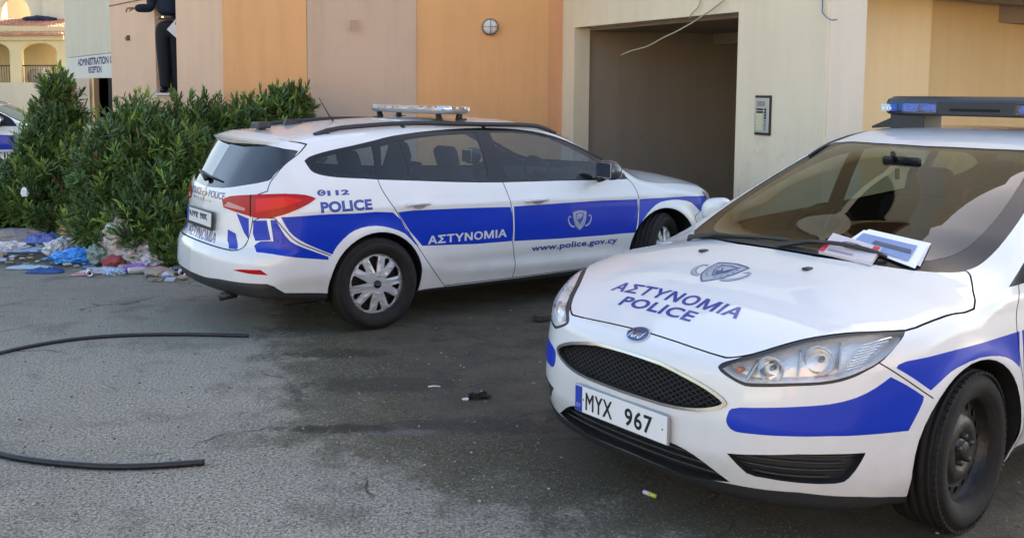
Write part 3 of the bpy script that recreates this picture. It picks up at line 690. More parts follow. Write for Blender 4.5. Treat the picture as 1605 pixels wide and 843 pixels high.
def oval_badge(parent, body, p, frame, w, h):
    t = np.linspace(0, 2*math.pi, 32, endpoint=False); o1 = [(w/2*math.cos(a), h/2*math.sin(a)) for a in t]; o2 = [(x*.9, y*.86) for x, y in o1]
    V, F = flatpoly([o1]); b = decal('badge', frame(V), F, body, p, chrome, parent, 1, .004); V, F = flatpoly([o2]); decal('badge_field', frame(V), F, body, p, mat('badge_blue', (.02, .06, .16), .2, coat=.6), b, 1, .0055)
    V, F = fit_text('Ford', w*.62, h*.52, .01, .9, .35); decal('badge_lettering', frame(V), F, body, p, chrome, b, 1, .007)
# ------------------------------------------------------------------ estate car seen from behind
def mir(P): return np.array(P)*[1, -1, 1]
SA = Skin(SKIN_A, .025, (-1.3, 3.8, 1.05, .12, 1.6)); b = SKIN_A
SA.fixed = ('dlo', 'quarter_glass', 'vent_glass', 'rear_door_glass', 'front_door_glass', 'rear_glass', 'tail_light', 'headlight', 'windscreen', 'frit', 'reflector', 'grille', 'intake')
DLO_A = p3([(-.488, 1.203), (-.46, 1.14), (-.402, 1.109), (-.275, 1.085), (-.098, 1.07), (.038, 1.056), (.326, 1.034), (.688, 1.005), (1.093, .982), (1.656, .967), (2.08, .952), (2.36, .947), (2.30, 1.02), (2.243, 1.075), (2.158, 1.132), (1.951, 1.228), (1.748, 1.304), (1.541, 1.35), (1.277, 1.378), (1.014, 1.387), (.75, 1.384), (.489, 1.372), (.236, 1.35), (.09, 1.325), (-.078, 1.297), (-.221, 1.275), (-.338, 1.255), (-.444, 1.229)])
SPLIT = [(1.205, .20), (1.205, .375), (1.168, .527), (1.164, .77), (1.117, .963)]
RD = smooth(p3([(.029, 1.07), (.044, 1.0), (.094, .911), (.178, .787), (.277, .631), (.414, .445), (.60, .235), (.60, .246), (1.203, .246)]+SPLIT[1:]+[(1.10, 1.05), (.6, 1.1)]), 2)
FD = smooth(p3([(1.10, 1.05), (1.117, .963), (1.164, .77), (1.168, .527), (1.205, .375), (1.203, .246), (2.384, .262), (2.38, .487), (2.402, .608), (2.431, .755), (2.426, .824), (2.402, .891), (2.34, .96), (2.2, 1.02)]), 2)
QS = p3([(-.699, .840), (-.443, .846), (-.178, .838), (.12, .826), (.218, .709), (.325, .575), (.30, .585), (.214, .668), (.094, .719), (-.022, .742), (-.136, .735), (-.227, .701), (-.316, .625), (-.353, .567), (-.489, .629), (-.593, .686), (-.656, .747)])
FS_ = p3([(2.441, .782), (2.64, .780), (2.944, .775), (3.2, .765), (3.24, .755), (3.22, .69), (3.12, .64), (3.02, .72), (2.90, .748), (2.80, .755), (2.66, .745), (2.56, .70), (2.46, .615), (2.42, .52), (2.40, .523), (2.42, .634)])
SA.run([('region', 'dlo', smooth(DLO_A, 2)),
        ('region', 'quarter_glass', smooth(p3([(-.445, 1.195), (-.37, 1.222), (-.229, 1.251), (-.086, 1.273), (.055, 1.292), (.045, 1.189), (.010, 1.074), (-.095, 1.081), (-.271, 1.101), (-.386, 1.127)]), 2), ('dlo',)),
        ('region', 'vent_glass', p3([(.12, 1.285), (.285, 1.318), (.298, 1.056), (.065, 1.074)]), ('dlo',)),
        ('region', 'rear_door_glass', smooth(p3([(.32, 1.322), (.325, 1.053), (.617, 1.025), (.985, 1.0), (1.0, 1.204), (.995, 1.353), (.731, 1.352), (.472, 1.339)]), 2), ('dlo',)),
        ('region', 'front_door_glass', smooth(p3([(1.125, 1.358), (1.347, 1.352), (1.581, 1.322), (1.78, 1.262), (1.996, 1.160), (2.10, 1.098), (2.02, .966), (1.658, .978), (1.176, .996), (1.14, 1.136)]), 2), ('dlo',)),
        ('region', 'rear_door', RD), ('region', 'front_door', FD),
        ('region', 'sill', p3([(.34, .1), (.34, .235), (.6, .2365), (1.2, .238), (2.0, .250), (2.36, .252), (2.36, .1)]), ('shell', 'rear_door', 'front_door')),
        ('seam', RD, .006), ('seam', FD, .006),
        ('region', 'arch0', circle3(0, .325, .372)), ('region', 'arch1', circle3(2.70, .325, .372), ('shell', 'sill', 'front_door')),
        ('paint', 1, smooth(QS, 2)), ('paint', 1, p3([(.160, .824), (.294, .829), (.582, .820), (.83, .812), (1.150, .798), (1.168, .719), (1.162, .538), (.829, .543), (.363, .568), (.255, .682)])),
        ('paint', 1, p3([(1.180, .800), (1.619, .797), (2.043, .794), (2.417, .782), (2.418, .704), (2.40, .608), (2.381, .513), (2.042, .513), (1.618, .521), (1.183, .536)])),
        ('paint', 1, smooth(FS_, 2)),
        ('seam', smooth(p3([(3.10, .36), (3.09, .50), (3.06, .60), (3.22, .70), (3.30, .78)]), 2, False), .006, False)], 's')
WS_A = p3([(2.72, 0, 0), (2.715, .21, 0), (2.655, .40, 0), (2.58, .565, 0), (2.50, .655, 0), (2.44, .70, 0), (2.35, .715, 0), (2.25, .710, 0), (2.12, .69, 0), (1.97, .665, 0), (1.75, .615, 0), (1.62, .58, 0), (1.56, .555, 0), (1.545, .52, 0), (1.56, .44, 0), (1.60, .285, 0), (1.63, .06, 0), (1.63, -.05, 0), (2.72, -.05, 0)])
WSI_A = p3([(2.62, 0, 0), (2.615, .21, 0), (2.56, .39, 0), (2.50, .53, 0), (2.40, .635, 0), (2.28, .655, 0), (2.12, .64, 0), (1.97, .615, 0), (1.75, .565, 0), (1.64, .53, 0), (1.60, .50, 0), (1.61, .40, 0), (1.64, .285, 0), (1.665, .06, 0), (1.665, -.05, 0), (2.62, -.05, 0)])
HOOD_A = p3([(3.55, -.05, 0), (3.55, 0, 0), (3.545, .28, 0), (3.50, .48, 0), (3.38, .655, 0), (3.2, .755, 0), (3.0, .79, 0), (2.75, .81, 0), (2.58, .81, 0), (2.47, .74, 0), (2.44, .70, 0), (2.50, .655, 0), (2.58, .565, 0), (2.655, .40, 0), (2.715, .21, 0), (2.72, -.05, 0)])
SA.run([('region', 'frit', smooth(WS_A, 2)), ('region', 'windscreen', smooth(WSI_A, 2), ('frit',)), ('region', 'bonnet', smooth(HOOD_A, 2)), ('seam', smooth(HOOD_A, 2), .006)], 't', .2)
TL_A = [(-.923, .323, .920), (-.896, .426, .955), (-.807, .668, .982), (-.670, .825, .995), (-.536, .862, .983), (-.460, .871, .956), (-.522, .878, .920), (-.644, .858, .870), (-.743, .792, .835), (-.814, .705, .826), (-.843, .646, .836), (-.893, .499, .853), (-.925, .354, .871)]
TG_A = [(-1.005, -.05, .603), (-1.005, 0, .603), (-.991, .336, .600), (-.945, .547, .596), (-.895, .616, .616), (-.860, .646, .682), (-.835, .667, .820), (-.815, .672, .978), (-.753, .735, 1.009), (-.725, .725, 1.071), (-.587, .741, 1.212), (-.488, .707, 1.271), (-.44, .68, 1.31), (-.50, .60, 1.335), (-.60, .30, 1.365), (-.62, -.05, 1.37)]
RG_A = [(-.735, -.03, 1.300), (-.728, .087, 1.302), (-.651, .50, 1.306), (-.53, .685, 1.278), (-.525, .715, 1.262), (-.587, .738, 1.205), (-.700, .722, 1.112), (-.728, .70, 1.075), (-.829, .537, 1.037), (-.905, .279, .998), (-.915, .0, .988), (-.915, -.03, .988)]
BP_A = [(-.365, .897, .56), (-.53, .888, .635), (-.62, .872, .685), (-.675, .848, .748), (-.73, .805, .83), (-.80, .72, .83), (-.835, .667, .80), (-.860, .646, .682), (-.895, .616, .616), (-.945, .547, .596), (-.991, .336, .600), (-1.005, -.05, .603), (-1.0, -.05, .1), (-.33, .86, .1)]
DF_A = [(-1.05, -.05, .375), (-1.042, .274, .377), (-1.007, .466, .392), (-.80, .82, .398), (-.765, .845, .380), (-.69, .842, .325), (-.366, .85, .292), (-.33, .86, .1), (-1.0, -.05, .1)]
SA.run([('region', 'rear_glass', smooth(RG_A, 2)), ('region', 'tailgate', smooth(TG_A, 2)), ('region', 'rear_bumper', BP_A), ('region', 'diffuser', DF_A, ('shell', 'rear_bumper')),
        ('region', 'reflector', [(-.958, .600, .471), (-.933, .669, .484), (-.836, .798, .491), (-.798, .831, .456), (-.895, .734, .460)], ('rear_bumper',)),
        ('paint', 1, [(-.891, .509, .843), (-.853, .635, .818), (-.862, .650, .676), (-.875, .60, .72)]),
        ('paint', 1, [(-.925, .424, .725), (-.905, .519, .706), (-.92, .565, .640), (-.920, .585, .606), (-.947, .500, .602), (-.945, .44, .65)]),
        ('seam', smooth(TG_A, 2), .007), ('seam', smooth(BP_A[:9], 2, False), .006, False)], 150, .1)
SA.run([('region', 'tail_light', smooth(TL_A, 2), ('shell', 'tailgate', 'rear_bumper', 'seam')),
        ('paint', 3, [(-.852, .650, .98), (-.846, .662, .98), (-.842, .655, .83), (-.848, .643, .83)]),
        ('paint', 2, [(-.925, .36, .880), (-.870, .60, .868), (-.868, .61, .885), (-.905, .40, .915)]),
        ('paint', 1, [(-.82, .69, .955), (-.66, .835, .975), (-.55, .868, .950), (-.68, .83, .905), (-.82, .69, .865)]),
        ('paint', 1, smooth([(-.756, .781, .819), (-.725, .809, .820), (-.696, .836, .748), (-.649, .865, .678), (-.574, .888, .635), (-.381, .895, .553), (-.381, .895, .532), (-.575, .887, .561), (-.762, .828, .596), (-.843, .741, .603), (-.842, .698, .641), (-.809, .738, .674), (-.745, .805, .678)], 2)),
        ('paint', 1, [(-.837, .676, .808), (-.775, .765, .815), (-.760, .794, .685), (-.833, .700, .673), (-.842, .679, .718)])], 125)
HL_A = [(3.20, .795, .845), (3.28, .85, .77), (3.38, .82, .715), (3.50, .66, .70), (3.57, .47, .70), (3.565, .43, .725), (3.50, .55, .78), (3.40, .67, .815)]
SA.run([('region', 'headlight', smooth(HL_A, 2))], 45)
SA.run([('region', 'grille', smooth(p3([(3.6, -.05, .66), (3.6, .3, .655), (3.58, .45, .64), (3.6, .42, .56), (3.6, .33, .48), (3.6, -.05, .47)]), 2)), ('region', 'intake', p3([(3.6, -.05, .38), (3.6, .45, .37), (3.6, .62, .28), (3.6, -.05, .24)]))], 0, .3)
def killtest(C, g):
    r0 = np.hypot(C[:, 0], C[:, 2]-.325) < .371; r1 = np.hypot(C[:, 0]-2.7, C[:, 2]-.325) < .371
    return ((r0 | r1) & (C[:, 1] > .5)) | ((g[:, 2] < -.8) & (C[:, 2] < .33))
SA.kill(killtest)
def build_A(root):
    body = [white, blue]
    SA.part('body_shell', ['shell', 'arch0', 'arch1'], body, root)
    for sg in (1, -1):
        for n in ('rear_door', 'front_door'): SA.part(n, n, body, root, sg)
        for n in ('quarter_glass', 'vent_glass', 'rear_door_glass', 'front_door_glass'): SA.part({'quarter_glass': 'side_window', 'vent_glass': 'side_window', 'rear_door_glass': 'door_window', 'front_door_glass': 'door_window'}[n], n, glass, root, sg, inset=.003)
        SA.part('window_frame', 'dlo', blackgloss, root, sg, inset=.001)
        SA.part('tail_light', 'tail_light', [redlens, redlight, paleplate, seam], root, sg, inset=-.004)
        SA.part('rear_reflector', 'reflector', redlens, root, sg)
        SA.part('sill_trim', 'sill', plastic, root, sg, inset=.006)
        h = SA.part('headlight', 'headlight', lensglass, root, sg); pocket(SA, 'lamp_housing', 'headlight', mat('lamp_housing', (.25, .26, .28), .25, metal=.6), h, sg, (-.06, -.05*sg, -.01))
    SA.part('bonnet', 'bonnet', body, root); SA.part('tailgate', 'tailgate', body, root); SA.part('rear_bumper', 'rear_bumper', body, root)
    SA.part('diffuser', 'diffuser', plastic, root, inset=.004); SA.part('rear_window', 'rear_glass', darkglass, root, inset=.003)
    SA.part('windscreen', 'windscreen', glass, root, inset=.002); SA.part('windscreen_frame', 'frit', blackgloss, root, inset=.002)
    SA.part('panel_gap', 'seam', seam, root, inset=.008)
    pocket(SA, 'grille', 'grille', plastic, root, 0, (-.05, 0, 0)); pocket(SA, 'air_intake', 'intake', plastic, root, 0, (-.05, 0, 0))
    SA.part('cabin_lining', ['shell', 'rear_door', 'front_door', 'tailgate', 'dlo'], lining, root, inset=.022)
    arches(SA, root, SKIN_A, (0, 2.70), .370)
    interior(root, 1.30, .42, 2.62, .985, -.7)
    for x, y in ((0, .905), (0, -.905), (2.70, .905), (2.70, -.905)): wheel(root, x, y, .325, .325, 'cover', .42 if x else 0)
    for sg in (1, -1):
        for cx_, cz in ((.33, .868), (1.40, .834)):
            D, N = drop(SKIN_A, [(cx_-.10, cz), (cx_-.05, cz+.003), (cx_+.05, cz+.003), (cx_+.10, cz)], 's', sg, .022); D[0] -= N[0]*.014; D[3] -= N[3]*.014
            mb = MB(); mb.tube(D, [.013, .016, .016, .013], 10)
            for q in (0, 3): mb.tube([D[q], D[q]-N[q]*.02], .012, 8)
            hd = mb.build('door_handle', white, root); t = np.linspace(0, 2*math.pi, 20, endpoint=False); V, F = flatpoly([[(.055*math.cos(a), .026*math.sin(a)) for a in t]])
            decal('handle_recess_shade', V+[cx_+.01, cz-.008], F, SKIN_A, 's', mat('recess_shade_grey', (.30, .31, .33), .5), hd, sg, .0015)  # flat grey oval on the skin paints the shade of the handle scoop
        xs = np.linspace(-.34, 1.80, 22); D, N = drop(SKIN_A, [(x, sg*(.600-.03*max(0, (x-1.2))**1.5-.03*max(0, -x)**1.5)) for x in xs], 't', 1, .028); D[0] -= N[0]*.03; D[1] -= N[1]*.008; D[-1] -= N[-1]*.03; D[-2] -= N[-2]*.012
        mb = MB(); mb.tube(D, .017, 8)
        for q in (1, 7, 14, 20): mb.tube([D[q], D[q]-N[q]*.035], .018, 8)
        mb.build('roof_rail', plastic, root)
        mirror_part(root, 2.03, sg*.975, 1.045, sg, blackgloss if False else mat('mirror_shell', (.05, .055, .06), .25, coat=.8))
        fx = (lambda V: V) if sg < 0 else (lambda V: V*[-1, 1])
        for txt, w, h, c, m in (('ΑΣΤΥΝΟΜΙΑ', .70, .062, (.760, .605), inkW), ('www.police.gov.cy', .86, .062, (1.78, .458), inkB), ('POLICE', .39, .074, (-.238, .893), inkB), ('112', .165, .036, (-.29, .985), inkB)):
            V, F = fit_text(txt, w, h, (.050 if txt == 'POLICE' else .030) if len(txt) > 3 else .055, 1.05); decal('lettering', fx(V)+list(c), F, SKIN_A, 's', m, root, sg, .0015)
        t = np.linspace(0, 2*math.pi, 24, endpoint=False); V, F = flatpoly([[(.032*math.cos(a), .021*math.sin(a)) for a in t]]); decal('emergency_badge', fx(V)+[-.415, .990], F, SKIN_A, 's', inkB, root, sg, .0015)
        V, F = fit_text('C', .024, .024, .03); decal('badge_handset', fx(V)+[-.415, .990], F, SKIN_A, 's', inkW, root, sg, .0022)
        crest(root, SKIN_A, 's', lambda V, f=fx: f(V)+[1.815, .660], .15, inkS, euB, sg)
    # tailgate plate, lettering and wiper
    P, N = drop(SKIN_A, [(0, .762)], 'r', 1, .012); px = P[0][0]
    mb = MB(); mb.box((px-.004, -.0, .764), (.012, .535, .135), rot('Y', .06), bev=.004); pl = mb.build('number_plate', inkK, root)
    mb = MB(); mb.box((px-.011, 0, .772), (.004, .512, .098), rot('Y', .06)); mb.build('plate_field', plateW, pl)
    V, F = fit_text('NYK 095', .38, .070, .012, 1.0); o = pydata('plate_lettering', [(px-.0145-(v-.0)*.06, -u+.01, .772+v) for u, v in V], [f[::-1] for f in F], inkK, pl)
    mb = MB(); mb.box((px-.0135, .238, .772), (.002, .036, .098), rot('Y', .06)); mb.build('plate_band', euB, pl)
    for txt, w, h, cy_, cz in (('ΑΣΤΥΝΟΜΙΑ', .60, .074, .01, .650), ('POLICE', .27, .05, -.215, .945), ('POLICE', .27, .05, .215, .945), ('F O C U S', .40, .016, .06, .893)):
        V, F = fit_text(txt, w, h, .018); decal('lettering', V*[-1, 1]+[cy_, cz], F, SKIN_A, 'r', inkB if 'F O' not in txt else chrome, root, 1, .002)
    oval_badge(root, SKIN_A, 'r', lambda V: V*[-1, 1]+[0, .940], .10, .042)
    mb = MB(); P, N = drop(SKIN_A, [(.02, 1.035), (.12, 1.05), (.30, 1.075)], 'r', 1, .02); mb.tube(P, [.022, .014, .006], 8); P, N = drop(SKIN_A, [(-.22, 1.04), (.02, 1.055), (.32, 1.08)], 'r', 1, .010); mb.tube(P, [.006, .01, .006], 6); mb.build('rear_wiper', plastic, root)
    # roof spoiler
    V = []; ys = np.linspace(-.62, .62, 17)
    for y in ys:
        k = abs(y)/.62; P, N = drop(SKIN_A, [(-.50+.06*k*k, y)], 't', 1, .002); x0 = P[0][0]; z0 = P[0][2]; tip = -.775+.16*k**2.5; zt = 1.352-.028*k*k
        V += [(x0, y, z0), ((x0+tip)/2, y, (z0+zt)/2+.010), (tip, y, zt), (tip+.004, y, zt-.018), (-.67+.13*k**2.5, y, 1.313-.02*k*k), (x0, y, z0-.03)]
    F = [(i*6+k, i*6+(k+1) % 6, (i+1)*6+(k+1) % 6, (i+1)*6+k) for i in range(16) for k in range(6)]+[tuple(range(6)), tuple(range(96, 102))[::-1]]
    pydata('roof_spoiler', V, F, white, root, False)
    mb = MB(); mb.tube([(.10, .0, 1.445), (.075, .0, 1.47), (-.02, 0, 1.62)], [.010, .006, .0025], 6); mb.build('antenna', plastic, root)
    mb = MB(); mb.box((-.52, -.06, 1.425), (.10, .17, .045), bev=.012); mb.box((-.52, -.06, 1.40), (.05, .06, .05)); mb.build('roof_camera', plastic, root)
    mb = MB(); mb.prism([(-.30, 1.40), (-.12, 1.42), (-.18, 1.435), (-.28, 1.468)], lambda p: (p[0], .02, p[1]), lambda p: (p[0], .06, p[1])); mb.build('fin_antenna', plastic, root)
    mb = MB(); mb.tube([(-.90, -.50, .285), (-1.02, -.50, .275)], .030, 14); mb.build('exhaust_pipe', darkmetal, root)
    mb = MB(); mb.box((1.35, 0, .26), (3.9, 1.3, .14)); mb.box((-.70, 0, .36), (.4, 1.1, .14)); mb.build('underbody', seam, root)
    for c in ((.85, 1.548),):
        light_bar(root, .86, 1.525, False)
def light_bar(root, x, z, bluebar, w=.62, foot=.055, base=None, hs=1.0):
    """roof light bar lying across the car"""
    n = 28; out = []
    D = .155 if not bluebar else .165
    for i in range(n):
        t = 2*math.pi*i/n; e = lambda c, p: math.copysign(abs(c)**p, c); out.append((D*e(math.cos(t), .45), w*e(math.sin(t), .38)))
    def ring(zz, k, mb, mi=0): return [(x+a*k, b_*(1-(1-k)*.3), zz) for a, b_ in out]
    def shell(levels):
        V = []; 
        for zz, k in levels: V += ring(zz, k, None)
        F = [(i*n+j, i*n+(j+1) % n, (i+1)*n+(j+1) % n, (i+1)*n+j) for i in range(len(levels)-1) for j in range(n)]; return V, F
    tray = MB(); V, F = shell([(z-.030, .88), (z-.022, .97), (z-.010, .99)]); tray.add(V, F, False); tray.add(ring(z-.030, .88, None), [tuple(range(n))[::-1]]); tray.add(ring(z-.012, .95, None), [tuple(range(n))])
    bar = tray.build('light_bar', plastic if bluebar else mat('tray_grey', (.28, .29, .31), .4, metal=.4), root)
    lens = lensglass if not bluebar else glassmat('blue_lens', (.10, .40, .88), 1.5, two=1.6)
    V, F = shell([(z-.010*hs, 1.0), (z+.020*hs, 1.0), (z+.030*hs, .96), (z+.034*hs, .86)]); pydata('lens', V, F, lens, bar, False)
    top = MB(); Vt = ring(z+.034*hs, .86, None); top.add(Vt, [tuple(range(n))]); 
    if bluebar: V, F = shell([(z+.022*hs, 1.004), (z+.033*hs, .96), (z+.042*hs, .80)]); top = MB(); top.add(V, F); top.add(ring(z+.042*hs, .80, None), [tuple(range(n))])
    top.build('lid', mat('lid_smoke', (.03, .035, .045), .3, coat=.3) if bluebar else lensglass, bar)
    for k in (range(-4, 5) if not bluebar else (-4, -3, -2, 2, 3, 4)):
        if bluebar and k in (-1, 0, 1): continue
        yy = k*.125
        for sx in (-1, 1):
            mb = MB(); mb.box((x+sx*(D-.035), yy, z+.006*hs), (.012, .095, .022*hs)); l = mb.build('lamp_module', chrome if not bluebar else mat('lamp_clear', (.35, .5, .7), .2, metal=.7), bar)
            if bluebar or k % 2 == 0:
                mb = MB()
                for j in range(4): mb.lathe([(.010, 0), (.006, .004*sx), (0, .006*sx)], 8, 'x', (x+sx*(D-.028), yy-.034+j*.023, z+.006))
                mb.build('diode', mat('diode', (.8, .8, .75), .3), l)
    if bluebar:
        mb = MB(); mb.box((x, 0, z+.006*hs), (2*D+.004, .42, .044*hs), bev=.01); mb.build('speaker_cover', plastic, bar)
        for sx in (-1, 1):
            mb = MB(); mb.box((x+sx*(D+.003), 0, z+.004), (.006, .26, .014)); mb.build('speaker_slot', seam, bar)
    else:
        for yy in (-.36, -.45): 
            mb = MB(); mb.lathe([(.0, .03), (.035, .025), (.04, 0), (.035, -.02)], 16, 'z', (x, yy, z+.004)); mb.build('beacon_dome', chrome, bar)
    for yy in (-.47, .47):
        for dx in ((-.09, .09) if not bluebar else (0,)):
            zb = (drop(base or SKIN_A, [(x+dx, yy)], 't', 1, 0)[0][0][2]); mb = MB()
            if bluebar: mb.box((x+.03, yy-math.copysign(.07, yy), (zb+z-.03)/2), (.18, .20, z-.02-zb), bev=.006); mb.prism([(0, z-.03), (.0, zb+.004), (.16, zb-.012), (.16, zb)], lambda p, s=math.copysign(1, yy): (x-.07, yy+s*p[0], p[1]), lambda p, s=math.copysign(1, yy): (x+.09, yy+s*p[0], p[1]))
            else: mb.box((x+dx, yy, (zb+z-.03)/2), (.035, .03, z-.028-zb), rot('Y', .35*(1 if dx > 0 else -1))); mb.box((x+dx*1.25, yy, zb+.008), (.07, .05, .014)); mb.tube([(x+dx*1.1, yy-.025, zb+.022), (x+dx*1.1, yy+.025, zb+.022)], .009, 8)
            mb.build('bracket', plastic, bar)
car_a = thing('police_car', 'police estate car with NYK 095 plate and clear light bar, nose towards the garage', 'police car', (-.662262, 7.853675, 0), .5268290, 'white and blue police cars')
build_A(car_a)
# ------------------------------------------------------------------ hatchback seen from its front corner
SB = Skin(SKIN_B, .025, (-3.8, 1.2, 1.05, .10, 1.6))
SB.fixed = ('dlo', 'quarter_glass', 'rear_door_glass', 'front_door_glass', 'rear_glass', 'tail_light', 'headlight', 'lamp_rim', 'windscreen', 'frit', 'grille', 'grille_frame', 'intake', 'side_intake', 'lip')
DLO_B = p3([(-.298, .917), (-.533, 1.026), (-.75, 1.128), (-1.0, 1.238), (-1.25, 1.322), (-1.5, 1.365), (-1.8, 1.382), (-2.3, 1.372), (-2.75, 1.325), (-3.0, 1.26), (-3.1, 1.2), (-3.02, 1.12), (-2.7, 1.055), (-2.2, 1.02), (-1.6, .985), (-1.0, .955), (-.6, .928)])
RD_B = smooth(p3([(-2.45, 1.09), (-2.40, 1.0), (-2.38, .85), (-2.28, .70), (-2.20, .5), (-2.05, .25), (-1.50, .246), (-1.495, .375), (-1.532, .527), (-1.536, .77), (-1.583, .963), (-1.6, 1.08)]), 2)
FD_B = smooth(p3([(-1.6, 1.08), (-1.583, .963), (-1.536, .77), (-1.532, .527), (-1.495, .375), (-1.50, .246), (-.40, .235), (-.37, .487), (-.33, .608), (-.30, .755), (-.315, .83), (-.36, .90), (-.42, .95), (-.7, 1.02)]), 2)
SB.run([('region', 'dlo', smooth(DLO_B, 2)),
        ('region', 'front_door_glass', smooth(p3([(-1.52, 1.338), (-1.3, 1.305), (-1.02, 1.212), (-.78, 1.108), (-.62, 1.03), (-.68, .955), (-1.0, .978), (-1.54, 1.005)]), 2), ('dlo',)),
        ('region', 'rear_door_glass', smooth(p3([(-1.62, 1.345), (-1.8, 1.357), (-2.3, 1.345), (-2.42, 1.325), (-2.42, 1.065), (-2.2, 1.045), (-1.66, 1.012)]), 2), ('dlo',)),
        ('region', 'quarter_glass', smooth(p3([(-2.48, 1.315), (-2.75, 1.29), (-2.95, 1.23), (-3.03, 1.19), (-2.95, 1.135), (-2.7, 1.09), (-2.48, 1.07)]), 2), ('dlo',)),
        ('region', 'rear_door', RD_B), ('region', 'front_door', FD_B),
        ('region', 'sill', p3([(-.37, .1), (-.37, .232), (-1.5, .243), (-2.27, .245), (-2.27, .1)]), ('shell', 'rear_door', 'front_door')),
        ('seam', RD_B, .006), ('seam', FD_B, .006), ('seam', smooth(p3([(.520, .735), (.489, .715), (.402, .657), (.285, .578)]), 2, False), .005, False),
        ('region', 'arch0', circle3(0, .316, .365)), ('region', 'arch1', circle3(-2.648, .316, .365), ('shell', 'sill', 'rear_door')),
        ('paint', 1, smooth(p3([(.443, .704), (.397, .725), (.13, .738), (-.085, .742), (-.32, .745), (-.32, .60), (-.24, .645), (-.139, .676), (.002, .691), (.146, .675), (.221, .649), (.296, .609), (.374, .662)]), 2)),
        ('paint', 1, p3([(-.34, .745), (-.9, .775), (-1.52, .80), (-1.52, .53), (-.9, .515), (-.40, .50), (-.36, .56)])), ('paint', 1, p3([(-1.56, .80), (-2.3, .83), (-2.2, .60), (-2.1, .55), (-1.56, .53)]))], 's')
WS_B = p3([(.02, -.05, 0), (.02, 0, 0), (.015, .21, 0), (-.045, .402, 0), (-.12, .565, 0), (-.20, .668, 0), (-.25, .705, 0), (-.30, .722, 0), (-.353, .728, 0), (-.454, .728, 0), (-.578, .715, 0), (-.726, .692, 0), (-.95, .645, 0), (-1.10, .61, 0), (-1.17, .59, 0), (-1.20, .565, 0), (-1.195, .52, 0), (-1.187, .444, 0), (-1.141, .285, 0), (-1.113, .061, 0), (-1.11, -.05, 0)])
WSI_B = p3([(-.055, -.05, 0), (-.06, .21, 0), (-.115, .39, 0), (-.19, .53, 0), (-.28, .605, 0), (-.38, .635, 0), (-.50, .638, 0), (-.66, .622, 0), (-.82, .595, 0), (-1.0, .555, 0), (-1.11, .525, 0), (-1.15, .49, 0), (-1.155, .42, 0), (-1.115, .285, 0), (-1.09, .061, 0), (-1.088, -.05, 0)])
HOOD_B = p3([(.848, -.05, 0), (.848, 0, 0), (.852, .28, 0), (.846, .40, 0), (.835, .442, 0), (.789, .500, 0), (.718, .556, 0), (.642, .608, 0), (.572, .664, 0), (.504, .721, 0), (.438, .779, 0), (.353, .828, 0), (.25, .842, 0), (.10, .853, 0), (-.046, .857, 0), (-.14, .80, 0), (-.235, .735, 0), (-.25, .705, 0), (-.20, .668, 0), (-.12, .565, 0), (-.045, .402, 0), (.015, .21, 0), (.02, -.05, 0)])
SB.run([('region', 'frit', smooth(WS_B, 2)), ('region', 'windscreen', smooth(WSI_B, 2), ('frit',)), ('region', 'bonnet', smooth(HOOD_B, 2)), ('seam', smooth(HOOD_B, 2), .007)], 't', .15)
HL_B = [(.876, .416, .672), (.864, .425, .687), (.841, .453, .702), (.789, .502, .727), (.718, .558, .758), (.642, .610, .785), (.572, .666, .803), (.504, .723, .816), (.438, .781, .823), (.359, .830, .824), (.378, .837, .810), (.419, .839, .784), (.464, .835, .752), (.504, .827, .725), (.553, .811, .701), (.597, .791, .680), (.636, .768, .665), (.691, .730, .652), (.770, .657, .641), (.845, .551, .624), (.861, .513, .626), (.873, .470, .641), (.879, .433, .657)]
HLI_B = [(.870, .432, .670), (.848, .452, .690), (.792, .508, .716), (.720, .563, .748), (.645, .614, .775), (.573, .670, .794), (.505, .727, .807), (.439, .785, .814), (.385, .826, .806), (.422, .833, .780), (.467, .828, .750), (.508, .818, .727), (.556, .802, .706), (.600, .781, .688), (.640, .757, .674), (.693, .719, .662), (.770, .647, .652), (.842, .543, .637), (.858, .508, .639), (.868, .470, .652)]
BS_B = smooth([(.895, .477, .494), (.888, .483, .525), (.872, .520, .544), (.760, .681, .571), (.675, .751, .584), (.597, .799, .606), (.529, .828, .637), (.467, .848, .674), (.402, .870, .639), (.328, .893, .591), (.334, .893, .568), (.367, .886, .512), (.392, .879, .470), (.680, .759, .470), (.864, .559, .455), (.887, .507, .455), (.895, .484, .471)], 2)
SB.run([('region', 'lamp_rim', smooth(HL_B, 2), ('shell', 'bonnet', 'seam')), ('region', 'headlight', smooth(HLI_B, 2), ('lamp_rim',)),
        ('region', 'side_intake', smooth([(.895, .484, .365), (.764, .691, .400), (.560, .823, .405), (.573, .818, .377), (.611, .796, .313), (.647, .770, .292), (.751, .686, .289), (.822, .603, .294), (.857, .545, .301)], 2)),
        ('paint', 1, BS_B)], 50)
SB.run([('region', 'lip', [(.911, -.05, .224), (.903, .153, .218), (.893, .276, .220), (.885, .36, .228), (.862, .468, .238), (.743, .682, .250), (.55, .80, .235), (.408, .845, .214), (.34, .86, .206), (.30, .86, .05), (.9, -.05, .05)]),
        ('region', 'front_bumper', [(.85, -.05, .712), (.846, .445, .70), (.75, .6, .70), (.58, .79, .745), (.520, .82, .735), (.489, .835, .715), (.402, .869, .657), (.285, .906, .578), (.30, .87, .2), (.30, .85, .05), (.9, -.05, .05)])], 40)
GR_B = smooth(p3([(1, -.05, .648), (1, 0, .648), (1, .18, .641), (1, .31, .617), (1, .40, .592), (1, .458, .566), (1, .474, .548), (1, .455, .527), (1, .40, .504), (1, .32, .488), (1, .2, .480), (1, -.05, .479)]), 2)
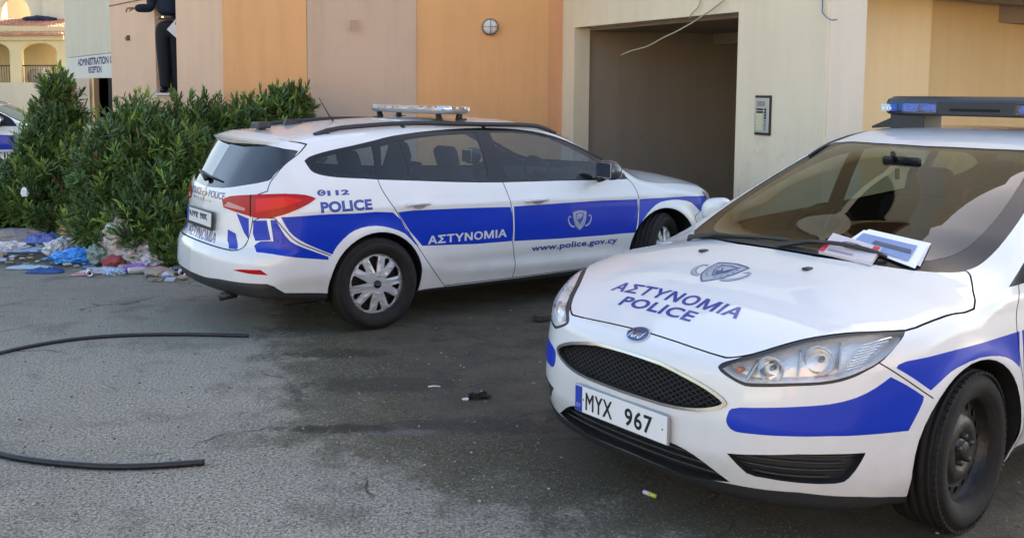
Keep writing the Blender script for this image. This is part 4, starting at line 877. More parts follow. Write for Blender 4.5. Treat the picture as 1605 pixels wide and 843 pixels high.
GI_B = smooth(p3([(1, -.05, .636), (1, 0, .636), (1, .18, .629), (1, .305, .605), (1, .39, .582), (1, .442, .559), (1, .456, .548), (1, .443, .535), (1, .39, .514), (1, .315, .499), (1, .2, .491), (1, -.05, .490)]), 2)
LI_B = smooth(p3([(1, -.05, .353), (1, .145, .349), (1, .276, .343), (1, .351, .322), (1, .42, .283), (1, .478, .246), (1, .40, .231), (1, .306, .221), (1, .153, .219), (1, -.05, .226)]), 2)
SB.run([('region', 'grille_frame', GR_B, ('shell', 'front_bumper')), ('region', 'grille', GI_B, ('grille_frame',)), ('region', 'intake', LI_B, ('shell', 'front_bumper'))], 0, .3)
RGB_ = [(-3.20, -.05, 1.33), (-3.17, .4, 1.32), (-3.05, .62, 1.29), (-3.1, .70, 1.2), (-3.25, .68, 1.07), (-3.38, .4, 1.02), (-3.42, -.05, 1.0)]
SB.run([('region', 'rear_glass', smooth(RGB_, 2))], 150, .1)
SB.run([('region', 'tail_light', [(-3.20, .84, .96), (-3.0, .87, .92), (-3.2, .84, .72), (-3.36, .70, .70), (-3.38, .60, .88)])], 125)
def killtest_b(C, g):
    r0 = np.hypot(C[:, 0], C[:, 2]-.316) < .364; r1 = np.hypot(C[:, 0]+2.648, C[:, 2]-.316) < .364
    return ((r0 | r1) & (C[:, 1] > .5)) | ((g[:, 2] < -.8) & (C[:, 2] < .24))
SB.kill(killtest_b)
def on_skin(S, pts):
    """nearest skin points of 3D points"""
    P = np.array(pts, float); P = S.body.project(P, 6); g = S.body.grad(P); return P, g/np.linalg.norm(g, axis=1)[:, None]
def build_B(root):
    body = [white, blue]; b = SKIN_B
    SB.part('body_shell', ['shell', 'arch0', 'arch1'], body, root); SB.part('front_bumper', 'front_bumper', body, root); SB.part('bonnet', 'bonnet', body, root)
    for sg in (1, -1):
        for n in ('rear_door', 'front_door'): SB.part(n, n, body, root, sg)
        for n, k in (('quarter_glass', 'side_window'), ('rear_door_glass', 'door_window'), ('front_door_glass', 'door_window')): SB.part(k, n, glass, root, sg, inset=.003)
        SB.part('window_frame', 'dlo', blackgloss, root, sg, inset=.001); SB.part('tail_light', 'tail_light', redlens, root, sg, inset=-.003)
        SB.part('sill_trim', 'sill', plastic, root, sg, inset=.006)
        h = SB.part('headlight', 'headlight', lensglass, root, sg, inset=-.001); SB.part('lamp_rim', 'lamp_rim', plastic, h, sg, inset=.003)
        pocket(SB, 'lamp_housing', 'headlight', mat('lamp_silver', (.82, .82, .82), .3, metal=.35), h, sg, (-.055, -.045*sg, -.004), .92)
        # reflector bowls, bulbs, side marker ribs, dividing fins
        fdir = np.array([.93, sg*.32, -.02]); fdir /= np.linalg.norm(fdir); Q = Vector(fdir).to_track_quat('Y', 'Z').to_matrix(); Q = np.array(Q)
        for (px, py, pz, r) in ((.790, .578, .684, .043), (.660, .688, .722, .049)):
            mb = MB(); c0 = np.array([px, py*sg, pz])-fdir*.018
            mb.lathe([(r, .006), (r*.97, .004), (r*.9, -.012), (r*.6, -.034), (r*.25, -.046), (0, -.046)], 28, 'y'); mb.V = [tuple(c0+Q @ np.array(v)*[1, 1, 1]) for v in mb.V]; o = mb.build('reflector_bowl', chrome, h)
            mb = MB(); mb.lathe([(0, -.002), (.008, -.006), (.010, -.02), (.010, -.045)], 12, 'y'); mb.V = [tuple(c0+Q @ np.array(v)) for v in mb.V]; mb.build('bulb', mat('bulb_cap', (.35, .33, .32), .2, metal=.8), h)
            mb = MB(); mb.tube([c0+Q @ np.array([r*1.05*math.cos(t), .006, r*1.05*math.sin(t)]) for t in np.linspace(0, 2*math.pi, 29)], .0035, 6, False); mb.build('bowl_ring', silver, h)
        mb = MB()
        for k in range(9):
            t = k/8; a = np.array([.600-.008*k, (.752+.004*k)*sg, .690+.0115*k]); e = np.array([.535-.0125*k, (.795+.0045*k)*sg, .712+.0118*k])
            mb.tube([a-[.012, .012*sg, 0], e-[.010, .014*sg, 0]], .0028, 5)
        mb.build('marker_ribs', chrome, h)
        mb = MB(); 
        for q0, q1 in (((.845, .52, .640), (.800, .530, .700)), ((.735, .655, .662), (.690, .632, .745)), ((.625, .745, .690), (.575, .715, .775))):
            mb.prism([0, 1, 2, 3], lambda i, a=np.array(q0), c=np.array(q1): tuple((a if i in (0, 3) else c)*[1, sg, 1]-np.array([.006, .004*sg, 0])-(np.array([.035, .03*sg, 0]) if i > 1 else 0)), lambda i, a=np.array(q0), c=np.array(q1): tuple((a if i in (0, 3) else c)*[1, sg, 1]-np.array([.010, .0, 0])-(np.array([.035, .03*sg, 0]) if i > 1 else 0)))
        mb.build('lamp_fin', silver, h)
        mb = MB(); mb.lathe([(0, .012), (.008, .010), (.011, 0), (.010, -.02)], 12, 'x', (.83, .478*sg, .668)); mb.build('indicator_bulb', mat('amber', (.55, .17, .06), .3), h)
        pocket(SB, 'side_intake', 'side_intake', plastic, root, sg, (-.030, -.026*sg, 0), .95)
        mb = MB()
        for k in range(4):
            z = .310+.026*k; pts = []
            for t in np.linspace(0, 1, 9): pts.append((.875-.30*t, .52+.30*t, z))
            P, N = on_skin(SB, pts); pts = [(p-n*.022)*[1, sg, 1] for p, n in zip(P, N)]
            x0 = 1 if k == 0 else 0; mb = MB(); mb.tube(pts[x0:len(pts)-(2 if k == 0 else 1 if k < 3 else 0)], .005, 5); mb.build('intake_slat', plastic, root)
    SB.part('windscreen', 'windscreen', screenglass, root, inset=.001); SB.part('windscreen_frame', 'frit', blackgloss, root, inset=.002); SB.part('rear_window', 'rear_glass', darkglass, root, inset=.003)
    SB.part('front_lip', 'lip', plastic, root, inset=-.004); SB.part('panel_gap', 'seam', seam, root, inset=.006); SB.part('grille_frame', 'grille_frame', chrome2, root, inset=-.005)
    SB.part('cabin_lining', ['shell', 'rear_door', 'front_door', 'dlo'], lining, root, inset=.022)
    g = pocket(SB, 'grille', 'grille', seam, root, 0, (-.045, 0, 0), .99); pocket(SB, 'air_intake', 'intake', plastic, root, 0, (-.06, 0, 0), .97)
    poly = [(p[1], p[2]) for p in GI_B]; full = poly+[(-y, z) for y, z in poly[::-1]]
    mb = MB()
    for s_ in (1, -1):
        for c in np.arange(-.52, .53, .034):
            seg = []
            for t in np.linspace(-.14, .14, 29):
                y = c+t*1.0; z = .565+s_*t*.62
                if inpoly(np.array([[y, z]]), [(abs(a) if False else a, b_) for a, b_ in full])[0] or False: seg.append((y, z))
            if len(seg) > 2:
                D, N = drop(SKIN_B, seg, 'f', 1, -.016); mb.tube(D, .0026, 4)
    mb.build('grille_mesh', mat('mesh_black', (.010, .010, .011), .45), g)
    for k in range(3):
        z = .252+.030*k; ym = (.44, .40, .34)[k]; D, N = drop(SKIN_B, [(y, z) for y in np.linspace(-ym, ym, 25)], 'f', 1, -.022); mb = MB(); mb.tube(D, .0055, 5); mb.build('intake_slat', plastic, root)
    arches(SB, root, b, (0, -2.648), .363)
    interior(root, -1.40, -2.28, -.02, .945, -3.3)
    for x, st in ((0, .107), (-2.648, 0)):
        for sg in (1, -1): wheel(root, x, sg*.905, .316, .316, 'steel', st)
    for sg in (1, -1):
        D, N = drop(SKIN_B, [(-1.33, .834), (-1.28, .838), (-1.18, .838), (-1.13, .834)], 's', sg, .022); D[0] -= N[0]*.014; D[3] -= N[3]*.014
        mb = MB(); mb.tube(D, [.013, .016, .016, .013], 10); mb.build('door_handle', white, root)
        mirror_part(root, -.72, sg*.965, 1.015, sg, white, plastic, .85)
        fx = (lambda V: V) if sg < 0 else (lambda V: V*[-1, 1])
        V, F = fit_text('ΑΣΤΥΝΟΜΙΑ', .70, .062, .02, 1.04); decal('lettering', fx(V)+[-1.95, .62], F, SKIN_B, 's', inkW, root, sg, .0015)
        crest(root, SKIN_B, 's', lambda V, f=fx: f(V)+[-.95, .650], .15, inkS, euB, sg)
    # bonnet lettering, crest, washers
    for txt, w, h, c in (('ΑΣΤΥΝΟΜΙΑ', HT[0], HT[1], HT[2]), ('POLICE', HT[3], HT[4], HT[5])):
        V, F = fit_text(txt, w, h, .030, 1.06); decal('lettering', np.stack([c[0]-V[:, 1], c[1]+V[:, 0]], 1), F, SKIN_B, 't', inkB, root, 1, .0012)
    crest(root, SKIN_B, 't', lambda V: np.stack([.3717-V[:, 1]*1.145, V[:, 0]-.008], 1), .172, inkS, mat('ink_crest', (.05, .09, .22), .4))
    for y in (-.278, .278):
        D, N = drop(SKIN_B, [(.175, y)], 't', 1, .003); mb = MB(); mb.box(D[0], (.045, .028, .012), bev=.005); mb.build('washer_jet', plastic, root)
    oval_badge(root, SKIN_B, 'f', lambda V: V+[0, .706], .115, .046)
    # front plate
    px = SKIN_B.project(np.array([[1., 0, .40]]), 6)[0][0]+.012
    mb = MB(); mb.box((px-.004, 0, .398), (.012, .528, .118), bev=.004); pl = mb.build('number_plate', mat('plate_edge', (.25, .27, .3), .4), root)
    mb = MB(); mb.box((px+.003, 0, .398), (.004, .518, .110), bev=.001); mb.build('plate_field', plateW, pl)
    mb = MB(); mb.box((px+.0045, -.236, .398), (.003, .042, .108)); mb.build('plate_band', euB, pl)
    for txt, w, h, c, m, e in (('MYX', .158, .074, (-.115, .396), inkK, .0058), ('967', .150, .074, (.110, .396), inkK, .0058), ('CY', .024, .016, (-.236, .370), inkW, .0068), ('·', .008, .008, (-.208, .398), inkK, .0058), ('·', .008, .008, (.238, .398), inkK, .0058)):
        V, F = fit_text(txt, w, h, .022 if m is inkK else .01, 1.12); pydata('plate_lettering', [(px+e, u+c[0], v+c[1]) for u, v in V], F, m, pl)
    # wipers
    for a, bb in (((-.055, -.52), (-.075, .00)), ((-.03, .02), (-.13, .44))):
        ts = np.linspace(0, 1, 12); D, N = drop(SKIN_B, [(a[0]+(bb[0]-a[0])*t-.04*math.sin(t*math.pi)*0, a[1]+(bb[1]-a[1])*t) for t in ts], 't', 1, .012); up_ = .026*np.sin(np.clip((ts-.05)/.95, 0, 1)*math.pi)**.7 if a[1] > 0 else 0*ts; D = D+N*up_[:, None]
        mb = MB(); mb.tube(D, [.007]+[.010]*10+[.006], 6); 
        piv, Np = drop(SKIN_B, [(a[0]+.03, a[1]-.02)], 't', 1, .018); mb.tube([piv[0]-np.array([0, 0, .02]), piv[0], (piv[0]+D[6])/2+np.array([0, 0, .014]), D[6]], [.014, .013, .008, .005], 6); mb.build('windscreen_wiper', plastic, root)
    D, N = drop(SKIN_B, [(-.01-.30*abs(y)**2.0, y) for y in np.linspace(-.62, .30, 25)], 't', 1, .004); mb = MB(); V = []
    for d_, n_ in zip(D, N): V += [d_+[.022, 0, -.004], d_+[0, 0, .004], d_+[-.04, 0, .010], d_+[-.04, 0, -.01]]
    mb.add(V, [(i*4+k, i*4+(k+1) % 4, (i+1)*4+(k+1) % 4, (i+1)*4+k) for i in range(24) for k in range(4)], False); mb.build('cowl_grille', plastic, root)
    for sg in (1, -1):
        xs = np.linspace(-1.02, -3.0, 24); D, N = drop(SKIN_B, [(x, sg*(.600-.03*max(0, (-x-2.5))**1.5)) for x in xs], 't', 1, .004); mb = MB(); mb.tube(D, .007, 6); mb.build('roof_strip', plastic, root)
    mb = MB(); mb.box((-1.35, 0, .26), (3.9, 1.3, .14)); mb.box((.45, 0, .28), (.5, 1.15, .16)); mb.build('underbody', seam, root)
    light_bar(root, -1.72, 1.574, True, w=.55, base=SKIN_B, hs=1.75)
HT = (.70, .070, (.630, -.03), .405, .060, (.717, -.045))
car_b = thing('police_car', 'foreground police hatchback seen from the front, MYX 967 plate, papers on its windscreen', 'police car', (1.66875817, 4.55331422, 0), 3.71028022, 'white and blue police cars')
build_B(car_b)
# ------------------------------------------------------------------ ground
def ground_mat():
    m = bpy.data.materials.new('yard_concrete'); m.use_nodes = True; nt = m.node_tree; b = nt.nodes['Principled BSDF']; N = nt.nodes.new; L = nt.links.new
    geo = N('ShaderNodeNewGeometry'); pos = geo.outputs['Position']
    def noise_(sc, det=6, ro=.6, src=pos, dim=None):
        n = N('ShaderNodeTexNoise'); n.inputs['Scale'].default_value = sc; n.inputs['Detail'].default_value = det; n.inputs['Roughness'].default_value = ro; L(src, n.inputs[0]); return n.outputs[0]
    def mth(op, a, b_=None, c=None, cl=False):
        n = N('ShaderNodeMath'); n.operation = op; n.use_clamp = cl
        for i, v in enumerate((a, b_, c)):
            if v is None: continue
            if hasattr(v, 'links'): L(v, n.inputs[i])
            else: n.inputs[i].default_value = v
        return n.outputs[0]
    def rng_(v, a, c, lo=0, hi=1, sm=True):
        n = N('ShaderNodeMapRange'); n.interpolation_type = 'SMOOTHSTEP' if sm else 'LINEAR'; L(v, n.inputs[0]); n.inputs[1].default_value = a; n.inputs[2].default_value = c; n.inputs[3].default_value = lo; n.inputs[4].default_value = hi; return n.outputs[0]
    def mix(f, a, c):
        n = N('ShaderNodeMix'); n.data_type = 'RGBA'
        if hasattr(f, 'links'): L(f, n.inputs[0])
        else: n.inputs[0].default_value = f
        for i, v in ((6, a), (7, c)):
            if hasattr(v, 'links'): L(v, n.inputs[i])
            else: n.inputs[i].default_value = (*v, 1)
        return n.outputs[2]
    sx = N('ShaderNodeSeparateXYZ'); L(pos, sx.inputs[0]); X, Y = sx.outputs[0], sx.outputs[1]
    big = noise_(.8, 5); med = noise_(3.2, 6, .65); fine = noise_(28, 6, .8); grit = noise_(120, 3, .8); vfine = noise_(420, 2, .6)
    vor = N('ShaderNodeTexVoronoi'); vor.inputs['Scale'].default_value = 95; L(pos, vor.inputs[0]); cell = vor.outputs['Distance']; cc = N('ShaderNodeSeparateColor'); L(vor.outputs['Color'], cc.inputs[0])
    # oil and damp soaked parking strip: signed distances to three straight edges, blurred by noise
    def line(ax, ay, bx, by):   # positive on the right hand side of a->b
        l = math.hypot(bx-ax, by-ay); nx, ny = (by-ay)/l, -(bx-ax)/l
        return mth('ADD', mth('ADD', mth('MULTIPLY', X, nx), mth('MULTIPLY', Y, ny)), -(ax*nx+ay*ny))
    e1 = line(1.05, 3.5, -.50, 4.95); e2 = line(-.50, 4.95, -.85, 7.0)
    e3 = line(-.75, 7.0, -9, 9.0)
    d = mth('MINIMUM', mth('MINIMUM', e1, mth('ADD', e2, 0.0)), 9)
    d = mth('MAXIMUM', d, mth('ADD', e3, -1.9))
    wob = mth('MULTIPLY', mth('SUBTRACT', med, .5), 1.3); wob2 = mth('MULTIPLY', mth('SUBTRACT', big, .5), .7)
    dd = mth('ADD', mth('ADD', d, wob), wob2)
    dark = rng_(dd, -.10, .35); edge = mth('MULTIPLY', rng_(dd, -.30, .05), mth('SUBTRACT', 1, rng_(dd, .25, .85)))
    conc = mix(rng_(big, .3, .7), (.44, .41, .34), (.33, .308, .252)); conc = mix(rng_(med, .35, .65, 0, .5), conc, (.48, .46, .40))
    conc = mix(rng_(noise_(1.7, 7, .7), .50, .68, 0, .6), conc, (.17, .16, .13))
    oil = mix(rng_(med, .32, .62), (.050, .043, .032), (.105, .092, .068)); oil = mix(rng_(noise_(2.3, 6, .7), .55, .72), oil, (.030, .028, .028))
    moss = mix(rng_(fine, .4, .65), (.050, .050, .024), (.16, .15, .085))
    col = mix(dark, conc, oil); col = mix(mth('MULTIPLY', edge, rng_(fine, .3, .6)), col, moss)
    # worn stones showing in the surface
    stone = mth('MULTIPLY', rng_(cell, .42, .22), rng_(cc.outputs[0], .40, .70)); amt = mth('ADD', mth('MULTIPLY', mth('MULTIPLY', edge, rng_(big, .35, .6, .5, 1.2)), .9), mth('ADD', .50, mth('MULTIPLY', dark, -.12)))
    scol = mix(cc.outputs[1], (.20, .19, .165), (.50, .48, .42)); col = mix(mth('MULTIPLY', stone, amt), col, scol)
    pit = mth('MULTIPLY', rng_(noise_(64, 5, .9), .49, .60), .60); col = mix(mth('MULTIPLY', pit, mth('SUBTRACT', 1.0, mth('MULTIPLY', dark, .4))), col, (.085, .080, .070))
    # spilled oil patches and a dried puddle
    for px, py, rx, ry, c, s_ in ((.40, 5.05, .55, .13, (.020, .019, .026), .62), (-.15, 5.75, .5, .16, (.03, .028, .022), .6), (.95, 5.2, .3, .12, (.015, .014, .018), .7), (-.45, 6.45, .35, .12, (.028, .025, .02), .7), (-.05, 4.95, .22, .05, (.16, .17, .175), .7), (-.35, 5.0, .3, .07, (.022, .02, .012), .8)):
        q = mth('ADD', mth('POWER', mth('ABSOLUTE', mth('MULTIPLY', mth('ADD', X, -px), 1/rx)), 2.), mth('POWER', mth('ABSOLUTE', mth('MULTIPLY', mth('ADD', Y, -py), 1/ry)), 2.))
        q = mth('ADD', q, mth('MULTIPLY', mth('SUBTRACT', noise_(11, 7, .8), .5), 6.0)); col = mix(rng_(q, 1.4, .3, 0, s_), col, c)
    # hairline cracks
    v2 = N('ShaderNodeTexVoronoi'); v2.feature = 'DISTANCE_TO_EDGE'; v2.inputs['Scale'].default_value = .55
    ps = N('ShaderNodeVectorMath'); ps.operation = 'ADD'; L(pos, ps.inputs[0]); nv = N('ShaderNodeTexNoise'); nv.inputs['Scale'].default_value = 2.5; nv.inputs['Detail'].default_value = 5; L(pos, nv.inputs[0])
    sc_ = N('ShaderNodeVectorMath'); sc_.operation = 'SCALE'; sc_.inputs['Scale'].default_value = .55; L(nv.outputs['Color'], sc_.inputs[0]); L(sc_.outputs[0], ps.inputs[1]); L(ps.outputs[0], v2.inputs[0])
    crack = mth('MULTIPLY', rng_(v2.outputs['Distance'], .008, .002), rng_(noise_(1.1, 3), .47, .56)); col = mix(mth('MULTIPLY', crack, .7), col, (.03, .03, .03))
    L(col, b.inputs['Base Color'])
    ro = rng_(dark, 0, 1, .86, .62, False); L(mth('ADD', ro, mth('MULTIPLY', mth('SUBTRACT', fine, .5), .25)), b.inputs['Roughness']); b.inputs['Specular IOR Level'].default_value = .35
    h = mth('ADD', mth('MULTIPLY', grit, .7), mth('ADD', mth('MULTIPLY', fine, .9), mth('ADD', mth('MULTIPLY', vfine, .2), mth('MULTIPLY', stone, .35))))
    h = mth('SUBTRACT', mth('SUBTRACT', h, mth('MULTIPLY', pit, .8)), mth('MULTIPLY', crack, 1.5))
    bp = N('ShaderNodeBump'); bp.inputs['Strength'].default_value = 1.0; bp.inputs['Distance'].default_value = .011; L(h, bp.inputs['Height']); L(bp.outputs[0], b.inputs['Normal'])
    return m
gm = ground_mat()
n = 60; xs = np.linspace(-30, 30, n+1)
V = [(x, y, 0) for y in (-400, 900) for x in (-500, 500)]
g = pydata('ground', V, [(0, 1, 3, 2)], gm); tag(g, kind='structure')
# planting bed of bare soil under the oleanders
soil = mat('bed_soil', (.060, .050, .038), .95, bump=.8, bscale=40, var=.5, vscale=9, dist=.02)
bed = pydata('planting_bed', [(-9.5, 12.6, .004), (-4.55, 11.35, .004), (-3.55, 10.45, .004), (-2.55, 9.45, .004), (-1.95, 9.1, .004), (-1.2, 9.6, .004), (-1.3, 12.2, .004), (-5, 16, .004), (-12, 18, .004)], [tuple(range(9))], soil); tag(bed, kind='structure')
# ------------------------------------------------------------------ buildings
def plaster(name, c, c2=None, rough=.9, streak=.25):
    m = mat(name, c, rough, bump=.35, bscale=55, spec=.2, dist=.006, detail=8); nt = m.node_tree; b = nt.nodes['Principled BSDF']; N = nt.nodes.new; L = nt.links.new
    geo = N('ShaderNodeNewGeometry'); mp = N('ShaderNodeMapping'); mp.inputs['Scale'].default_value = (3.0, 3.0, .28); L(geo.outputs['Position'], mp.inputs[0])
    n1 = N('ShaderNodeTexNoise'); n1.inputs['Scale'].default_value = 1.6; n1.inputs['Detail'].default_value = 8; n1.inputs['Roughness'].default_value = .65; L(mp.outputs[0], n1.inputs[0])
    n2 = N('ShaderNodeTexNoise'); n2.inputs['Scale'].default_value = 1.1; n2.inputs['Detail'].default_value = 7; n2.inputs['Roughness'].default_value = .6; L(geo.outputs['Position'], n2.inputs[0])
    d = c2 or tuple(x*.72 for x in c)
    r1 = N('ShaderNodeMapRange'); r1.inputs[1].default_value = .42; r1.inputs[2].default_value = .72; r1.inputs[4].default_value = streak; L(n1.outputs[0], r1.inputs[0])
    r2 = N('ShaderNodeMapRange'); r2.inputs[1].default_value = .35; r2.inputs[2].default_value = .65; r2.inputs[4].default_value = .5; L(n2.outputs[0], r2.inputs[0])
    m1 = N('ShaderNodeMix'); m1.data_type = 'RGBA'; m1.inputs[6].default_value = (*c, 1); m1.inputs[7].default_value = (*tuple(x*.88 for x in c), 1); L(r2.outputs[0], m1.inputs[0])
    m2 = N('ShaderNodeMix'); m2.data_type = 'RGBA'; L(m1.outputs[2], m2.inputs[6]); m2.inputs[7].default_value = (*d, 1); L(r1.outputs[0], m2.inputs[0])
    # scuffs and splash dirt near the ground
    sx = N('ShaderNodeSeparateXYZ'); L(geo.outputs['Position'], sx.inputs[0]); z = N('ShaderNodeMapRange'); z.inputs[1].default_value = 1.6; z.inputs[2].default_value = .1; L(sx.outputs[2], z.inputs[0])
    n3 = N('ShaderNodeTexNoise'); n3.inputs['Scale'].default_value = 6; n3.inputs['Detail'].default_value = 9; n3.inputs['Roughness'].default_value = .75; L(geo.outputs['Position'], n3.inputs[0])
    r3 = N('ShaderNodeMapRange'); r3.inputs[1].default_value = .55; r3.inputs[2].default_value = .8; L(n3.outputs[0], r3.inputs[0])
    k = N('ShaderNodeMath'); k.operation = 'MULTIPLY'; L(z.outputs[0], k.inputs[0]); L(r3.outputs[0], k.inputs[1])
    m3 = N('ShaderNodeMix'); m3.data_type = 'RGBA'; L(k.outputs[0], m3.inputs[0]); L(m2.outputs[2], m3.inputs[6]); m3.inputs[7].default_value = (.12, .11, .10, 1)
    L(m3.outputs[2], b.inputs['Base Color']); return m
cream = plaster('cream_plaster', (.78, .67, .46), streak=.25); creamlt = plaster('pale_cream_plaster', (.78, .69, .52), streak=.3); orange = plaster('orange_plaster', (.82, .46, .22), streak=.4); mauve = plaster('beige_plaster', (.57, .41, .305), streak=.45)
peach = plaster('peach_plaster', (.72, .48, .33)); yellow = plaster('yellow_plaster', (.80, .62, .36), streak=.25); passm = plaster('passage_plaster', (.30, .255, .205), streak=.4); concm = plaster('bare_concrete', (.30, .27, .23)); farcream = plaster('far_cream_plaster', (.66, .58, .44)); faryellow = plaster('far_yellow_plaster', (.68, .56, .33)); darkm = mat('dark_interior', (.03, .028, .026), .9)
def wall(name, a, b_, z0, z1, m, parent, th=.25, inward=None):
    """wall panel standing on the line a->b, its face on that line, thickness behind it (left of a->b)"""
    a = np.array(a, float); b_ = np.array(b_, float); t = (b_-a)/np.linalg.norm(b_-a); n_ = np.array([-t[1], t[0]])*th
    V = [(*a, z0), (*b_, z0), (*(b_+n_), z0), (*(a+n_), z0), (*a, z1), (*b_, z1), (*(b_+n_), z1), (*(a+n_), z1)]
    F = [(3, 2, 1, 0), (4, 5, 6, 7), (0, 1, 5, 4), (1, 2, 6, 5), (2, 3, 7, 6), (3, 0, 4, 7)]; return pydata(name, V, F, m, parent)
H = 8.9
fac = thing('apartment_building', 'apartment block with orange, beige and cream painted walls and a dark garage opening', 'building', (0, 12, 0))
fac.location = (0, 0, 0)
G = np.array([.3829, -.9238]); GN = np.array([.9238, .3829])          # along the garage wall towards the camera / into the building
P0 = np.array([2.02, 12.5]); P1 = P0+G*2.92; Pc = P0-G*.27
# garage wall: jamb strip, lintel, pier
wall('garage_pier', Pc, P0, 0, 2.395, creamlt, fac, .22); P2 = P1+G*1.115
wall('lintel_wall', Pc, P2, 2.395, H, creamlt, fac, .22); wall('garage_pier', P1, P2, 0, 2.395, creamlt, fac, .22)
P3 = P2+np.array([.404, .165]); wall('corner_pier', P2+np.array([.02, 0.003]), P3, 0, H, plaster('grey_cream_plaster', (.68, .64, .54)), fac, .25)
# passage behind the opening: its left wall, right wall, ceiling with beam, back wall
Q0 = P0+GN*.22-G*.05; Q1 = Q0+GN*6.5
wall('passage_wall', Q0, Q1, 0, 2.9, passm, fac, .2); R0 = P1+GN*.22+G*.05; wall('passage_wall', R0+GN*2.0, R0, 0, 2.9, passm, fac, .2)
def slab(name, pts, z0, z1, m, parent):
    n = len(pts); return pydata(name, [(*p, z0) for p in pts]+[(*p, z1) for p in pts], [tuple(range(n))[::-1], tuple(range(n, 2*n))]+[(i, (i+1) % n, n+(i+1) % n, n+i) for i in range(n)], m, parent)
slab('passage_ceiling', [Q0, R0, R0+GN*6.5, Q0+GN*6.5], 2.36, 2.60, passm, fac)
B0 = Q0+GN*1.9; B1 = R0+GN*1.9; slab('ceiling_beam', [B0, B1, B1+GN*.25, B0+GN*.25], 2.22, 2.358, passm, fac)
# upper storey: balconies with parapets, dark openings and a projecting eave
def face_slab(name, a, b_, z0, z1, out, m, parent):
    a = np.array(a, float); b_ = np.array(b_, float); t = (b_-a)/np.linalg.norm(b_-a); n_ = np.array([t[1], -t[0]])*out; return slab(name, [a+n_, b_+n_, b_, a], z0, z1, m, parent)
# zig-zag facade to the left
K = [Pc, (1.72, 12.62), (.105, 12.05), (-1.20, 12.27), (-2.13, 11.88)]
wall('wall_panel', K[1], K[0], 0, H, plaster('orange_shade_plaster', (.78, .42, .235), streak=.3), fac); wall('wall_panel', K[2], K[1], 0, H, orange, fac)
wall('wall_panel', K[3], np.array(K[2])+[.0, -.012], 0, H, mauve, fac); wall('wall_panel', K[4], np.array(K[3])+[.0, -.012], 0, H, orange, fac)
D5 = np.array([.5593, -.8290]); M0 = np.array([-3.15, 13.4]); w0 = M0-D5*2.2; w1 = M0-D5*.73+D5*.0; w1b = M0-D5*.36; w2 = M0+D5*.396; w3 = np.array(K[4])
NN5 = np.array([.829, .559])
wall('wall_panel', w0, w1b, 0, H, peach, fac, .25); wall('wall_panel', w2, w3, 0, H, peach, fac, .30)
wall('wall_under_opening', w1b, w2, 0, 1.585, peach, fac, .25); wall('wall_over_opening', w1b, w2, 3.75, H, peach, fac, .25)
slab('window_ledge', [w1b-NN5*.05, w2-NN5*.05, w2+NN5*.45, w1b+NN5*.45], 1.586, 1.612, mat('ledge_white', (.55, .54, .50), .7), fac)
wall('opening_reveal', w1b-D5*.0+NN5*.25, w1b+NN5*1.6-D5*.10, 1.2, 3.75, peach, fac, .1)
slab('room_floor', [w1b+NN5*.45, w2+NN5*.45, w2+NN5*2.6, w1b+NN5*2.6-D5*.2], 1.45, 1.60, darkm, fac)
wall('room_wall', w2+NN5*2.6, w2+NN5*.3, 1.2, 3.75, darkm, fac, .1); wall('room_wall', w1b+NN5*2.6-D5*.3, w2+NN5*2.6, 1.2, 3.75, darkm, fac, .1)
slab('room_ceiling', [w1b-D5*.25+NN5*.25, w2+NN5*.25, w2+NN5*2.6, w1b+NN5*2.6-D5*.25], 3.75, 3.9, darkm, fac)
mb = MB(); a3 = w0; b3 = w1b; 
for (a_, c_) in ((w0, w1b),): mb.tube([(*(a_-NN5*.006), 2.87), (*(c_-NN5*.006), 2.87)], .008, 4); mb.build('plaster_groove', mat('groove', (.20, .13, .09), .9), fac)
# blocked vent on the beige panel, the building's far return
c = np.array([-.80, 12.20]); mb = MB(); tt = (np.array(K[2])-K[3]); tt /= np.linalg.norm(tt); nn = np.array([tt[1], -tt[0]])
# right wing: recessed yellow wall, deeper part under a balcony slab
Y0 = np.array([4.30, 9.68]); Y1 = np.array([5.13, 10.12]); wall('wall_panel', Y0+np.array([-.8, -.38]), Y1, 0, H, yellow, fac); Y2 = Y1+np.array([.81, .59])*7
wall('wall_panel', Y1+np.array([.03, .12]), Y2, 0, H, plaster('shaded_yellow_plaster', (.66, .48, .25), streak=.3), fac)  # same yellow wall, the balcony slab's shade put into a darker colour
slab('balcony_slab', [P3+[0, .03], P3+np.array([6.5, 2.2]), Y2, Y1+[.03, .10], Y1, Y0+np.array([-.8, -.38])], 2.60, 2.80, mat('soffit', (.42, .33, .22), .9, bump=.3), fac)
slab('balcony_beam', [Y1+np.array([-.02, -.06]), Y2+np.array([-.02, -.06]), Y2+np.array([.05, -.14]), Y1+np.array([.05, -.14])], 2.535, 2.62, concm, fac)
# body of the block behind the faces and the wing that shades the yard from the right
slab('roof_block', [w0+NN5*.3, w3+NN5*.3, (-1.2, 12.6), (.1, 12.4), (1.7, 12.95), Pc+GN*.3, P1+GN*.3, P2+GN*.3, P3+[.1, .35], P3+np.array([9, 3]), (14, 24), (-2, 26)], 4.0, H, cream, fac)
wall('side_wing', P3+np.array([2.4, .9]), P3+np.array([10, 3.5]), 2.82, H, cream, fac, .3)
def at_px(px, py, depth):   # helper: a point of the place seen in this direction, depth metres away
    d = _fw*1.0+_r2*((px-CX)/F_PX)+_d2*((py-CY)/F_PX); d = d/d[1]*depth; return np.array([0, 0, EYE])+d
